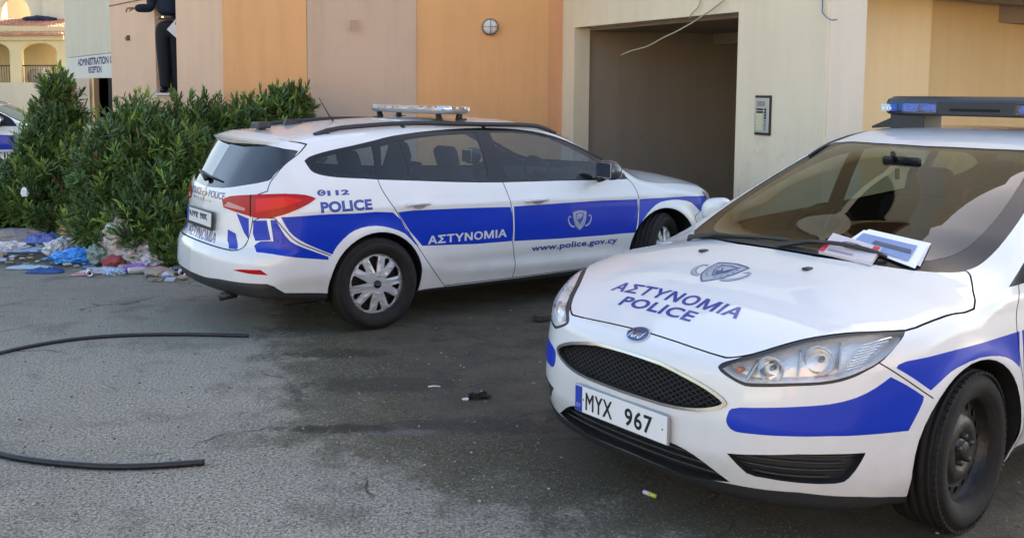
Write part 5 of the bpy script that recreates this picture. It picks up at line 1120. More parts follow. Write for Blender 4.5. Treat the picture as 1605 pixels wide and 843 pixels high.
# upper storey of the facade
eave = mat('eave_brown', (.30, .17, .10), .8); balc = creamlt
for a_, b_, o_ in ((K[1], K[0], .7), (K[2], K[1], .7), (K[3], K[2], .9), (K[4], K[3], .7), (Pc, P2, .8), (w0, w3, .6)):
    face_slab('eave', a_, b_, 8.65, 8.85, o_, eave, fac); face_slab('balcony_floor', a_, b_, 6.95, 7.12, o_+.35, eave, fac)
for a_, b_ in ((np.array(K[2]), np.array(K[1])), (Pc, P2)):
    face_slab('balcony_floor', a_, b_, 4.35, 4.52, 1.05, balc, fac); a_ = np.array(a_); b_ = np.array(b_); t_ = (b_-a_)/np.linalg.norm(b_-a_); n_ = np.array([t_[1], -t_[0]])
    wall('balcony_parapet', a_+n_*1.05, b_+n_*1.05, 4.52, 5.35, balc, fac, .12); L_ = np.linalg.norm(b_-a_)
    for q0, q1 in ((.12, .42), (.58, .88)):
        V = [(*(a_+t_*L_*q+n_*.012), z) for q, z in ((q0, 4.53), (q1, 4.53), (q1, 6.7), (q0, 6.7))]; n1 = n_*.03; pydata('window', [(v[0]+n1[0], v[1]+n1[1], v[2]) for v in V]+V, [(0, 1, 2, 3), (0, 4, 5, 1), (1, 5, 6, 2), (2, 6, 7, 3), (3, 7, 4, 0)], blackgloss, fac)
# vent cover
q = at_px(555, 40, 12.14); mb = MB(); Rz = rot('Z', math.atan2(tt[1], tt[0]))
for dx, dz, sx_, sz_ in ((-.038, 0, .008, .12), (.038, 0, .008, .12), (0, .056, .08, .008), (0, -.056, .08, .008)): mb.box(q+Rz @ np.array([dx, -.03, dz]), (sx_, .03, sz_), Rz)
o = mb.build('vent_cover', mauve, fac)
# ------------------------------------------------------------------ bulkhead lamp
tt2 = np.array(K[1])-K[2]; tt2 /= np.linalg.norm(tt2); nn2 = np.array([tt2[1], -tt2[0]]); s_ = None
for dep in np.linspace(12, 13, 201):
    p = at_px(768, 43, dep); s0 = np.dot(p[:2]-K[2], nn2)
    if s_ is None or abs(s0) < abs(s_): s_, lp = s0, p
lamp = thing('wall_lamp', 'round grey bulkhead lamp with wire guard high on the orange wall', 'lamp', (lp[0], lp[1], lp[2]), math.atan2(nn2[1], nn2[0])-.35)
mb = MB(); mb.lathe([(.095, .0), (.100, .02), (.100, .05), (.085, .065)], 28, 'x'); mb.build('housing', mat('lamp_grey', (.20, .21, .21), .5, metal=.3), lamp)
mb = MB(); mb.lathe([(.085, .060), (.075, .085), (.045, .10), (0, .104)], 28, 'x'); mb.build('globe', mat('frosted_glass', (.78, .80, .78), .3, coat=.4, var=.3, vscale=14), lamp)
mb = MB()
for a in (0, math.pi/2):
    mb.tube([(.05+.062*math.sin(t), .092*math.cos(t)*math.cos(a), .092*math.cos(t)*math.sin(a)) for t in np.linspace(0, math.pi, 13)], .005, 6)
mb.tube([(.09, .055*math.cos(t), .055*math.sin(t)) for t in np.linspace(0, 2*math.pi, 21)], .0045, 6, False); mb.build('guard', mat('guard_grey', (.25, .26, .26), .5, metal=.5), lamp)
# ------------------------------------------------------------------ intercom
gz = math.atan2(G[1], G[0])
def on_wall(px, py, a, t):
    n_ = np.array([t[1], -t[0]]); best = None
    for dep in np.linspace(6, 20, 1401):
        p = at_px(px, py, dep); s0 = abs(np.dot(p[:2]-a, n_))
        if best is None or s0 < best[0]: best = (s0, p)
    return best[1]
ip = on_wall(1197.5, 181, P1, G)
ic = thing('intercom', 'silver door intercom panel with name labels and buttons on the cream pier', 'intercom', tuple(ip), gz)
ic.rotation_euler = (0, 0, gz)        # local x along the wall, local -y out of it
wI, hI = .185, .335
mb = MB(); mb.box((0, -.012, 0), (wI+.012, .024, hI+.03), bev=.004); mb.build('back_box', plastic, ic)
mb = MB(); mb.box((0, -.026, 0), (wI-.004, .010, hI-.016), bev=.003); mb.build('face_plate', mat('brushed_alu', (.55, .56, .56), .35, metal=.6), ic)
mb = MB()
for k in range(4):
    for j in range(5): mb.box((-.045+k*.026, -.032, .125-j*.009), (.016, .003, .004))
mb.build('speaker_grille', seam, ic)
for j in range(8):
    z = .055-j*.026; mb = MB(); mb.box((-.022, -.032, z), (.085, .004, .016)); mb.build('name_label', mat('label_paper', (.62, .66, .35), .5) if j > 1 else inkK, ic)
    mb = MB(); mb.lathe([(.011, 0), (.010, -.006), (0, -.007)], 12, 'y', (.050, -.031, z)); mb.build('button', inkK if j < 4 else mat('button_grey', (.25, .25, .25), .5), ic)
# ------------------------------------------------------------------ hanging cables
def cable(name, label, pts, r, m):
    mb = MB(); mb.tube(smooth(pts, 4, False), r, 6); o = mb.build(name, m); return tag(o, label, 'cable')
cg = mat('cable_cream', (.42, .38, .27), .6); cbl = mat('cable_blue', (.10, .16, .26), .5)
e = np.array([*(P0+G*2.1-GN*.04), 2.0])
cable('cable', 'loose cream cable hanging across the garage opening', [on_wall(1136, 0, P0-GN*.05, G), on_wall(1118, 14, P0-GN*.05, G), on_wall(1100, 26, P0-GN*.05, G), on_wall(1085, 36, P0-GN*.06, G), on_wall(1060, 50, P0-GN*.09, G), on_wall(1037, 61, P0-GN*.10, G), on_wall(1015, 73, P0-GN*.10, G), on_wall(990, 80, P0-GN*.10, G), on_wall(973, 87, P0-GN*.10, G)], .0075, cg)
cable('cable', 'short cream cable end poking down over the garage lintel', [on_wall(1098, 0, P0-GN*.02, G), on_wall(1094, 12, P0-GN*.03, G), on_wall(1084, 22, P0-GN*.03, G), on_wall(1081, 30, P0-GN*.02, G)], .006, cg)
cable('cable', 'blue wire hooked at its end on the cream corner pier', [on_wall(1289, -6, P1-GN*.02, G), on_wall(1289, 13, P1-GN*.02, G), on_wall(1289, 20, P1-GN*.03, G), on_wall(1296, 28, P1-GN*.05, G), on_wall(1304, 32, P1-GN*.07, G), on_wall(1312, 31, P1-GN*.09, G)], .005, cbl)
mb = MB(); p = on_wall(203, 60, w0, D5); mb.box((0, -.02, 0), (.03, .04, .07)); mb.tube([(0, -.03, .02), (.01, -.07, .0), (0, -.04, -.04)], .008, 6); o = mb.build('wall_hook', mat('hook_steel', (.08, .08, .07), .5)); o.location = tuple(p); o.rotation_euler = (0, 0, math.atan2(D5[1], D5[0])); tag(o, 'small dark metal hook on the peach wall left of the standing man', 'hook')
# ------------------------------------------------------------------ administration office block
adm = thing('office_building', 'cream office block with ADMINISTRATION OFFICE sign behind the oleanders', 'building')
AD = np.array([.4886, -.8725]); A1 = np.array([-8.06, 28.0]); A0 = A1-AD*6.2; A2 = A1+AD*.9; AN = np.array([.8725, .4886])
wall('upper_wall', A0, A2, 2.585, 8.6, farcream, adm, 4); wall('sign_wall', A0, A2, 1.86, 2.57, plaster('far_white_plaster', (.70, .65, .56)), adm, 4)
wall('ground_floor_wall', A0+AN*1.5, A2+AN*1.5, 0, 1.86, farcream, adm, 2)
for px_, pm in ((128, farcream), (162, mat('brown_column', (.22, .12, .06), .8)), (175, darkm)):
    p = on_wall(px_, 150, A0+AN*.4, AD); mb = MB(); mb.box((p[0], p[1], .93), (.28 if px_ == 162 else .4, .28, 1.84)); mb.build('column', pm, adm)
for txt, px_, py_, w_, h_ in (('ADMINISTRATION OFFICE', 155, 95.5, 3.95, .15), ('RECEPTION', 148.5, 109.5, 1.15, .13)):
    p = on_wall(px_, py_, A0-AN*.02, AD); V, F = fit_text(txt, w_, h_, .04); R_ = rot('Z', math.atan2(AD[1], AD[0])); pydata('sign_lettering', [p+R_ @ np.array([u, 0, v]) for u, v in V], F, signink, adm)
# ------------------------------------------------------------------ arcaded building far left
arc = thing('arcade_building', 'pale yellow arcaded building with a red tiled roof at the far left', 'building')
yA = 40.0; k_ = yA/F_PX
def X_(px): return (px-CX)*k_
def Z_(py): return EYE-(py-132.5)*k_
out_ = [(X_(-160), 1.0), (X_(112), 1.0), (X_(112), Z_(44)), (X_(-160), Z_(38))]; holes = []
for c_, w_ in ((68, 56), (0, 46), (-62, 46), (-124, 46)):
    x0, x1 = X_(c_-w_/2), X_(c_+w_/2); zs = Z_(82); zt = Z_(68); hp = [(x0, Z_(129)), (x1, Z_(129)), (x1, zs)]+[((x0+x1)/2+(x1-x0)/2*math.cos(t), zs+(zt-zs)*math.sin(t)) for t in np.linspace(.15, math.pi-.15, 11)]+[(x0, zs)]; holes.append(hp)
plate(out_, holes, .35, 'arcade_wall', faryellow, arc, lambda u, v, w: (u, yA+w, v))
wall('lower_wall', (X_(-160), yA-.9), (X_(112), yA-.9), 0, Z_(131), farcream, arc, .7); wall('rear_wall', (X_(-160), yA+2.6), (X_(112), yA+2.6), 0, Z_(40), faryellow, arc, .3)
slab('terrace_floor', [(X_(-160), yA-.9), (X_(112), yA-.9), (X_(112), yA+2.6), (X_(-160), yA+2.6)], Z_(131), Z_(129.5), farcream, arc); slab('terrace_ceiling', [(X_(-160), yA+.2), (X_(112), yA+.2), (X_(112), yA+2.6), (X_(-160), yA+2.6)], Z_(62), Z_(60), faryellow, arc)
mb = MB()
for c_ in (68, 0, -62):
    x0, x1 = X_(c_-27), X_(c_+27); mb.tube([(x0, yA-.05, Z_(103)), (x1, yA-.05, Z_(103))], .03, 6)
    for i in range(15): xx = x0+(x1-x0)*i/14; mb.tube([(xx, yA-.05, Z_(129)), (xx, yA-.05, Z_(103))], .012, 4)
mb.build('railing', mat('rail_dark', (.06, .055, .05), .6), arc)['kind'] = 'stuff'
tile = mat('roof_tiles', (.42, .155, .08), .85, var=.5, vscale=3, col2=(.55, .32, .22)); mb = MB(); rows = 9
x0r, x1r = X_(-160), X_(109); nt_ = 62; z0r, z1r = Z_(57), Z_(28)
for r in range(rows):
    za, zb = z0r+(z1r-z0r)*r/rows, z0r+(z1r-z0r)*(r+1)/rows; ya, yb = yA-.45+2.4*r/rows, yA-.45+2.4*(r+1.15)/rows
    for i in range(nt_):
        xa = x0r+(x1r-x0r)*i/nt_; w_ = (x1r-x0r)/nt_; xs_ = [xa+w_*t for t in (0, .2, .5, .8, 1)]; zz = [0, .055, .075, .055, 0]; jt = rng.normal(0, .006)
        V = [(x, ya, za+d_+.03+jt) for x, d_ in zip(xs_, zz)]+[(x, yb, zb+d_+jt) for x, d_ in zip(xs_, zz)]; mb.add(V+[(x, ya, za+jt) for x in xs_], [(j, j+1, j+6, j+5) for j in range(4)]+[(10+j, 11+j, j+1, j) for j in range(4)], False)
mb.build('roof_tiles', tile, arc)['kind'] = 'stuff'
slab('roof_deck', [(x0r, yA-.3), (x1r, yA-.3), (x1r, yA+.2), (x0r, yA+.2)], Z_(60)-.1, Z_(57), faryellow, arc)
U0 = yA+2.3; out_ = [(X_(-160), Z_(40)), (X_(122), Z_(40)), (X_(122), 9), (X_(-160), 9)]; ah = [(X_(-28), Z_(36)), (X_(24), Z_(36)), (X_(24), Z_(20))]+[(X_(-2)+(X_(26)-X_(0))*math.cos(t), Z_(20)+.75*math.sin(t)) for t in np.linspace(.1, math.pi-.1, 9)]+[(X_(-28), Z_(20))]
plate(out_, [ah], .3, 'upper_wall', farcream, arc, lambda u, v, w: (u, U0+w, v)); wall('upper_room', (X_(-40), U0+1.5), (X_(40), U0+1.5), 1.5, 8, farcream, arc, .2)
wall('upper_wing', (X_(48), U0-.5), (X_(99), U0-.5), Z_(36), 9, plaster('far_beige', (.60, .54, .43)), arc, .3)
mb = MB(); 
def crumple(name, label, cat, c, r, m, seed=0, amp=.35, freq=3.0, n=3, flat=.55, rz=0, group=None, parent=None):
    bmx = bmesh.new(); bmesh.ops.create_icosphere(bmx, subdivisions=n, radius=1); o_ = Vector((seed*3.7, seed*1.3, seed*.7))
    for v in bmx.verts:
        d_ = v.co.normalized(); k = 1+amp*(noise.noise(d_*freq+o_)+.5*noise.noise(d_*freq*2.3+o_)+.35*abs(noise.noise(d_*freq*5+o_)))
        p = Vector((d_.x*r[0]*k, d_.y*r[1]*k, d_.z*r[2]*k)); p.z = max(p.z, -r[2]*flat); v.co = p
    me = bpy.data.meshes.new(name); bmx.to_mesh(me); bmx.free(); o = link(name, me, parent, m, False); o.location = (c[0], c[1], c[2]+r[2]*flat); o.rotation_euler = (0, 0, rz); return tag(o, label, cat, group)
crumple('clothes', 'dark clothes lying on the red tiled roof', 'clothes', (X_(45), yA+1.7, Z_(31)), (.65, .3, .15), mat('navy_cloth', (.02, .02, .05), .9), 3)
for c_, cl, nm in ((44, (.25, .24, .24), 'grey box of goods behind the arcade railing, right arch'), (57, (.45, .44, .42), 'pale bundle behind the arcade railing, right arch')):
    crumple('bundle', nm, 'bundle', (X_(c_), yA+.9, Z_(129)), (.25, .25, .35), mat('bundle%d' % c_, cl, .8), c_, .2)
# ------------------------------------------------------------------ buildings across the yard behind the viewpoint (seen only as reflections)
bk = thing('apartment_building', 'orange and cream block across the yard, behind the viewpoint', 'building')
for x0, x1, y_, h_, m_ in ((-26, -6, -20, 7.5, cream), (-5, 12, -23, 6.2, orange), (13, 34, -19, 8.0, peach)):
    wall('wall_panel', (x1, y_), (x0, y_), 0, h_, m_, bk, .4)
    slab('roof_slab', [(x0-.3, y_+.4), (x1+.3, y_+.4), (x1+.3, y_-6), (x0-.3, y_-6)], h_, h_+.25, creamlt, bk)
    for i in range(int((x1-x0)/3.4)):
        for zz in (1.2, 4.2):
            if zz+1.4 < h_: mb = MB(); mb.box((x0+1.8+i*3.4, y_+.02, zz+.7), (1.2, .08, 1.3)); mb.build('window', blackgloss, bk)
# ------------------------------------------------------------------ second police car behind the oleanders (shares the estate's meshes)
def gpt(px, py, z=0.0):
    d = _fw*1.0+_r2*((px-CX)/F_PX)+_d2*((py-CY)/F_PX); t = (z-EYE)/d[2]; return np.array([d[0]*t, d[1]*t])
car_c = copy_tree(car_a); car_c.location = (-9.75, 19.9, 0); car_c.rotation_euler = (0, 0, rad(4)); tag(car_c, 'white police car half hidden behind the leftmost oleander')
# ------------------------------------------------------------------ oleanders
leafm = bpy.data.materials.new('oleander_leaf'); leafm.use_nodes = True; nt = leafm.node_tree; b = nt.nodes['Principled BSDF']; at = nt.nodes.new('ShaderNodeVertexColor'); at.layer_name = 'tint'
nt.links.new(at.outputs[0], b.inputs['Base Color']); b.inputs['Roughness'].default_value = .42; b.inputs['Specular IOR Level'].default_value = .45
tr = nt.nodes.new('ShaderNodeBsdfTranslucent'); nt.links.new(at.outputs[0], tr.inputs[0]); mx = nt.nodes.new('ShaderNodeMixShader'); mx.inputs[0].default_value = .22
nt.links.new(b.outputs[0], mx.inputs[1]); nt.links.new(tr.outputs[0], mx.inputs[2]); nt.links.new(mx.outputs[0], nt.nodes['Material Output'].inputs[0])
stemm = mat('oleander_stem', (.13, .11, .06), .8)
def oleander(label, base, lobes, nt_, seed, lean=(0, 0)):
    """lobes: (dx,dy,z,rx,ry,rz) ellipsoids of foliage; every shoot ends in whorls of long narrow leaves"""
    r = np.random.default_rng(seed); root = thing('oleander_bush', label, 'bush', (base[0], base[1], 0), 0, 'oleander bushes along the yard edge')
    tips = []; 
    vol = np.array([l[3]*l[4]*l[5] for l in lobes])**.67; pick = r.choice(len(lobes), nt_, p=vol/vol.sum())
    for k in pick:
        l = lobes[k]; d = r.normal(size=3); d /= np.linalg.norm(d); d[2] = abs(d[2])*.9-.35 if r.random() < .55 else d[2]
        rr = (.62+.42*r.random()**.6); p = np.array([l[0]+d[0]*l[3]*rr, l[1]+d[1]*l[4]*rr, l[2]+d[2]*l[5]*rr]); 
        if p[2] < .06: p[2] = .06+r.random()*.25
        tips.append((p, d, rr))
    V = []; Fq = []; Ct = []; sm = MB()
    for i, (p, d, rr) in enumerate(tips):
        up = d*.75+np.array([0, 0, .85])+r.normal(0, .22, 3); up /= np.linalg.norm(up); L = .20+.16*r.random(); a0 = p-up*L
        u = np.cross(up, [0, 0, 1.]); u = u/np.linalg.norm(u) if np.linalg.norm(u) > .1 else np.array([1., 0, 0]); w = np.cross(up, u)
        if i % 4 == 0: sm.tube([a0-up*.25-d*.1, a0, p], [.006, .005, .003], 4, False)
        young = r.random() < .30 and rr > .85; base_c = np.array([.068, .128, .036]) if not young else np.array([.17, .25, .05]); base_c = base_c*(.62+1.1*r.random())
        if r.random() < .015: base_c = np.array([.22, .15, .06])
        nl = 17+int(r.random()*8)
        for j in range(nl):
            t = j/nl; q = a0+up*L*(.12+.88*t); ang = j*2.2+r.random()*.5; el = .25+.95*t+.25*r.normal()
            dirn = (math.cos(ang)*u+math.sin(ang)*w)*math.cos(el)+up*math.sin(el); dirn /= np.linalg.norm(dirn); side = np.cross(dirn, up); side /= max(np.linalg.norm(side), 1e-3)
            ll = (.10+.05*r.random())*(1-.35*t*t); ww = .0085+.0045*r.random(); sag = np.array([0, 0, -.10*ll*(1-t)*2]); nrm = np.cross(side, dirn)*.25*ww
            n0 = len(V); V += [q, q+dirn*ll*.42+side*ww+sag*.3+nrm, q+dirn*ll*.42-side*ww+sag*.3+nrm, q+dirn*ll*.78+side*ww*.7+sag*.7+nrm, q+dirn*ll*.78-side*ww*.7+sag*.7+nrm, q+dirn*ll+sag]
            Fq += [(n0, n0+1, n0+2), (n0+1, n0+3, n0+4, n0+2), (n0+3, n0+5, n0+4)]
            c = base_c*(.85+.3*r.random()); Ct += [np.append(c, 1)]*6
    me = bpy.data.meshes.new('foliage'); me.from_pydata([tuple(v) for v in V], [], Fq); ca = me.color_attributes.new('tint', 'FLOAT_COLOR', 'POINT'); ca.data.foreach_set('color', np.array(Ct).ravel()); me.update()
    link('foliage', me, root, leafm)['kind'] = 'stuff'
    st = MB()
    for l in lobes:
        for _ in range(5 if l[0] > -1.0 else 0):
            e_ = np.array([l[0]+r.normal(0, .35)*l[3], l[1]+r.normal(0, .35)*l[4], l[2]+l[5]*.3]); b0 = np.array([r.normal(0, .12), r.normal(0, .12), 0]); mid = (b0+e_)/2+r.normal(0, .08, 3); st.tube([b0, mid, e_], [.022, .016, .008], 5, False)
    st.V += []; s_ = st.build('stems', stemm, root); s_['kind'] = 'stuff'; tw = sm.build('twigs', stemm, root); tw['kind'] = 'stuff'
    return root
def lob(px, py, dep, rx, ry, rz, base):
    q = at_px(px, py, dep); return (q[0]-base[0], q[1]-base[1], q[2], rx, ry, rz)
b1 = gpt(60, 385); b1 = np.array([-4.25, 12.0])
oleander('tall leftmost oleander, rising to a pointed crown', b1, [lob(92, 175, 12.2, .36, .4, .52, b1), lob(75, 230, 12.0, .45, .5, .55, b1), lob(15, 300, 11.8, .75, .6, .52, b1), lob(-70, 310, 12.0, .6, .6, .5, b1), lob(95, 300, 11.6, .60, .5, .70, b1), lob(85, 133, 12.2, .22, .25, .25, b1)], 1650, 11)
b2 = np.array([-2.95, 10.6])
oleander('wide oleander hanging over the rubbish, left of the white estate car', b2, [lob(250, 215, 10.9, .80, .6, .50, b2), lob(190, 260, 10.7, .60, .55, .60, b2), lob(290, 270, 10.5, .65, .55, .60, b2), lob(170, 330, 10.4, .50, .5, .50, b2), lob(250, 350, 10.0, .62, .5, .58, b2), lob(320, 190, 11.0, .45, .4, .36, b2), lob(215, 190, 11.1, .36, .4, .32, b2), lob(290, 390, 9.75, .36, .36, .34, b2)], 2400, 12)
b3 = np.array([-1.60, 11.0])
oleander('small oleander showing above the roof of the white estate car', b3, [lob(430, 180, 11.0, .42, .4, .34, b3), lob(455, 160, 11.0, .28, .3, .24, b3), lob(390, 190, 11.0, .38, .4, .32, b3), lob(425, 260, 11.0, .6, .5, .7, b3)], 800, 13)
# ------------------------------------------------------------------ the man in the opening
navy = mat('navy_uniform', (.004, .005, .010), .85, bump=.4, bscale=30, dist=.004); navy2 = mat('navy_jumper', (.007, .013, .030), .9, bump=.4, bscale=60, dist=.004); skinm = mat('skin', (.30, .135, .085), .5, bump=.1, bscale=120); shoe = mat('black_shoe', (.008, .008, .009), .35); hairm = mat('dark_hair', (.012, .009, .008), .7, bump=.5, bscale=90)
def skinned(name, chains, m, parent, lev=2):
    """chains of (point, radius) joined at shared points"""
    V = []; E = []; R_ = []; key = {}
    for ch in chains:
        prev = None
        for p, r_ in ch:
            k = tuple(round(c, 4) for c in p)
            if k not in key: key[k] = len(V); V.append(p); R_.append(r_)
            if prev is not None and prev != key[k]: E.append((prev, key[k]))
            prev = key[k]
    me = bpy.data.meshes.new(name); me.from_pydata(V, E, []); o = bpy.data.objects.new(name, me); COL.objects.link(o)
    o.modifiers.new('s', 'SKIN'); sv = me.skin_vertices[0].data
    for i, r_ in enumerate(R_): sv[i].radius = r_ if isinstance(r_, tuple) else (r_, r_)
    sv[0].use_root = True; sb = o.modifiers.new('d', 'SUBSURF'); sb.levels = lev; sb.render_levels = lev
    dg = bpy.context.evaluated_depsgraph_get(); m2 = bpy.data.meshes.new_from_object(o.evaluated_get(dg)); bpy.data.objects.remove(o); m2.name = name; m2.materials.clear(); return link(name, m2, parent, m, True)
pb = at_px(268, 147, 13.62); man = thing('person', 'man in dark navy clothes standing on the ledge of the wall opening, arm held out', 'person', (pb[0], pb[1], 1.612), 0)
S3 = lambda *a: tuple(a)
hip = (0, 0, .93)
skinned('body', [[(0, 0, .96), ((.155), .115)][0:0] or [((0, 0, 1.00), (.17, .12)), ((.0, .01, 1.12), (.165, .12)), ((0, .02, 1.26), (.18, .125)), ((0, .02, 1.40), (.17, .11)), ((0, .015, 1.48), (.075, .07))],
                 [((0, .02, 1.40), (.17, .11)), ((-.18, .02, 1.42), .078), ((-.235, .02, 1.24), .068), ((-.225, -.05, 1.105), .064), ((-.33, -.12, 1.10), .060), ((-.415, -.16, 1.095), .050)],
                 [((0, .02, 1.40), (.17, .11)), ((.18, .02, 1.42), .078), ((.235, .03, 1.20), .053), ((.22, -.05, .98), .045), ((.19, -.16, .90), .036)]], navy2, man)
skinned('trousers', [[((0, 0, .96), (.155, .115)), ((0, 0, .88), (.15, .12))], [((0, 0, .88), (.15, .12)), ((-.088, 0, .78), .115), ((-.080, -.01, .50), .098), ((-.068, .0, .12), .082), ((-.068, .0, .055), .086)],
                     [((0, 0, .88), (.15, .12)), ((.085, .02, .78), .115), ((.085, .03, .50), .098), ((.080, .05, .12), .082), ((.080, .05, .055), .086)]], navy, man)
for x, y in ((-.07, -.02), (.09, .04)): skinned('shoe', [[((x, y+.04, .045), .046), ((x-.005, y-.08, .042), .045), ((x-.012, y-.17, .034), .034)]], shoe, man)
mb = MB(); mb.lathe([(.150, -.018), (.153, 0), (.150, .018)], 24, 'z', (0, 0, 0)); mb.V = [(v[0], v[1]*.78, v[2]+.985) for v in mb.V]; mb.build('belt', shoe, man); mb = MB(); mb.box((-.055, -.122, .985), (.035, .010, .026), bev=.003); mb.build('belt_buckle', chrome, man)
def hand(name, w, dr, up, curl, parent, sg=1, m=None):
    """palm, four bent fingers and a thumb from wrist w along dr"""
    w, dr, up = map(np.array, (w, dr, up)); dr = dr/np.linalg.norm(dr); sd = np.cross(dr, up); sd /= np.linalg.norm(sd); up = np.cross(sd, dr); palm = w+dr*.045
    ch = [[(tuple(w), (.026, .020)), (tuple(palm), (.036, .018)), (tuple(w+dr*.085), (.036, .016))]]; o = skinned(name, ch, m or skinm, parent)
    for k, (off, ln) in enumerate(((-.030, .068), (-.010, .078), (.010, .074), (.029, .058))):
        q = w+dr*.080+sd*off; d1 = dr*math.cos(curl*.4)-up*math.sin(curl*.4); d2 = dr*math.cos(curl*1.2)-up*math.sin(curl*1.2); d3 = dr*math.cos(curl*2)-up*math.sin(curl*2)
        skinned('finger', [[(tuple(q), .0095), (tuple(q+d1*ln*.45), .009), (tuple(q+d1*ln*.45+d2*ln*.32), .0085), (tuple(q+d1*ln*.45+d2*ln*.32+d3*ln*.25), .007)]], m or skinm, o, 1)
    q = w+dr*.03-sd*.030*sg; t1 = dr*.6-sd*.7*sg-up*.3; t1 /= np.linalg.norm(t1); t2 = dr*.9-sd*.1*sg-up*.5; t2 /= np.linalg.norm(t2)
    skinned('thumb', [[(tuple(q), .012), (tuple(q+t1*.035), .0105), (tuple(q+t1*.035+t2*.030), .0085)]], m or skinm, o, 1); return o
hand('hand', (-.405, -.155, 1.095), (-1, -.25, .02), (0, -.4, 1), 1.15, man, 1); hand('hand', (.185, -.165, .895), (-.15, -.9, -.25), (-.4, .0, -1), .7, man, -1)
hd = skinned('head', [[((0, .015, 1.46), .058), ((0, .01, 1.55), .055), ((0, 0, 1.60), (.075, .085)), ((0, 0, 1.68), (.082, .098)), ((0, .01, 1.74), (.066, .08))], [((0, 0, 1.60), (.075, .085)), ((0, -.045, 1.565), .038)]], skinm, man)
mb = MB(); mb.prism([(-.014, 1.625), (.014, 1.625), (.006, 1.675), (-.006, 1.675)], lambda p: (p[0], -.085, p[1]), lambda p: (p[0]*.7, -.112 if p[1] < 1.65 else -.094, p[1])); mb.build('nose', skinm, hd)
for s_ in (-1, 1):
    mb = MB(); mb.lathe([(.012, 0), (.009, -.006), (0, -.009)], 12, 'y', (s_*.032, -.082, 1.672)); mb.build('eye', mat('eye_white', (.6, .58, .55), .3), hd)
    skinned('ear', [[((s_*.080, .01, 1.635), .010), ((s_*.086, .015, 1.665), .013), ((s_*.084, .02, 1.69), .009)]], skinm, hd, 1)
mb = MB(); mb.box((0, -.092, 1.602), (.045, .012, .010), bev=.003); mb.build('mouth', mat('lips', (.26, .09, .07), .5), hd)
skinned('hair', [[((0, .02, 1.70), (.088, .10)), ((0, .02, 1.755), (.07, .085)), ((0, .05, 1.66), (.07, .05))]], hairm, man)
mb = MB(); mb.box((.195, -.215, .86), (.21, .008, .30), np.array(Matrix.Rotation(rad(42), 3, 'Y'))); lpz = mb.build('folder', mat('folder_white', (.62, .63, .64), .5)); lpz.location = man.location; tag(lpz, 'white folder held at the hip by the man in the opening', 'folder')
# ------------------------------------------------------------------ black hoses
hose = mat('hose_black', (.008, .009, .012), .42, bump=.3, bscale=60, spec=.5)
def hose_(label, pix, r):
    P = [(*gpt(x, y, r), r) for x, y in pix]; mb = MB(); S_ = smooth(P, 6, False); mb.tube(S_, r, 12, False); o = mb.build('hose', hose, None)
    mb = MB(); d_ = S_[-1]-S_[-2]; d_ /= np.linalg.norm(d_); mb.tube([S_[-1]-d_*.004, S_[-1]+d_*.0015], r*1.02, 12); mb.tube([S_[-1]+d_*.001, S_[-1]+d_*.002], r*.6, 12); mb.build('cut_end', seam, o); return tag(o, label, 'hose')
hose_('black hose curving across the concrete, the farther one nearer the bushes', [(-160, 610), (-80, 577), (0, 553), (60, 540), (120, 531), (180, 526), (240, 524), (310, 524), (389, 526)], .0125)
hose_('black hose curving across the concrete in the front left corner', [(-170, 640), (-80, 684), (0, 711), (60, 722), (120, 728), (180, 731), (250, 729), (320, 724)], .0145)
# ------------------------------------------------------------------ things behind car B's windscreen
pp, pn = drop(SKIN_B, [(-.165, .225), (-.285, .235)], 't', 1, .0)
def on_dash(name, label, cat, corners, th, m, lift=0, zoff=-.018):
    """flat item lying just under the glass: corner points (x,y) in the car's frame"""
    D, N = drop(SKIN_B, corners, 't', 1, 0); D = D-N*(.012+lift*0)+np.array([0, 0, -lift]); c = D.mean(0); n_ = np.cross(D[1]-D[0], D[3]-D[0]); n_ /= np.linalg.norm(n_); n_ *= (1 if n_[2] > 0 else -1)
    D = c+(D-c)-((D-c) @ n_)[:, None]*n_; D = D-n_*max(0, ((D-c) @ n_).max()); return D, n_, c
bxm = mat('carton_white', (.55, .52, .54), .5); bxr = mat('carton_red', (.55, .03, .07), .45); paper = mat('paper_white', (.80, .82, .86), .6)
CB = Matrix.Translation(car_b.location) @ Matrix.Rotation(car_b.rotation_euler.z, 4, 'Z')
def place(o): o.matrix_world = CB; return o
def quadpt(D, u, v): return (D[0]*(1-u)+D[1]*u)*(1-v)+(D[3]*(1-u)+D[2]*u)*v
def unw(px, py, off):   # point under the windscreen seen at this pixel, off metres below the glass
    o_ = np.array([0, 0, EYE]); d = _fw+_r2*((px-CX)/F_PX)+_d2*((py-CY)/F_PX); Mi = np.array(CB.inverted()); o2 = Mi[:3, :3] @ o_+Mi[:3, 3]; d2 = Mi[:3, :3] @ d; t = np.linspace(1, 8, 3500); p = o2+t[:, None]*d2
    f = SKIN_B.F(p[:, 0], p[:, 1], p[:, 2]); i = np.argmax(f < -off); return p[i]
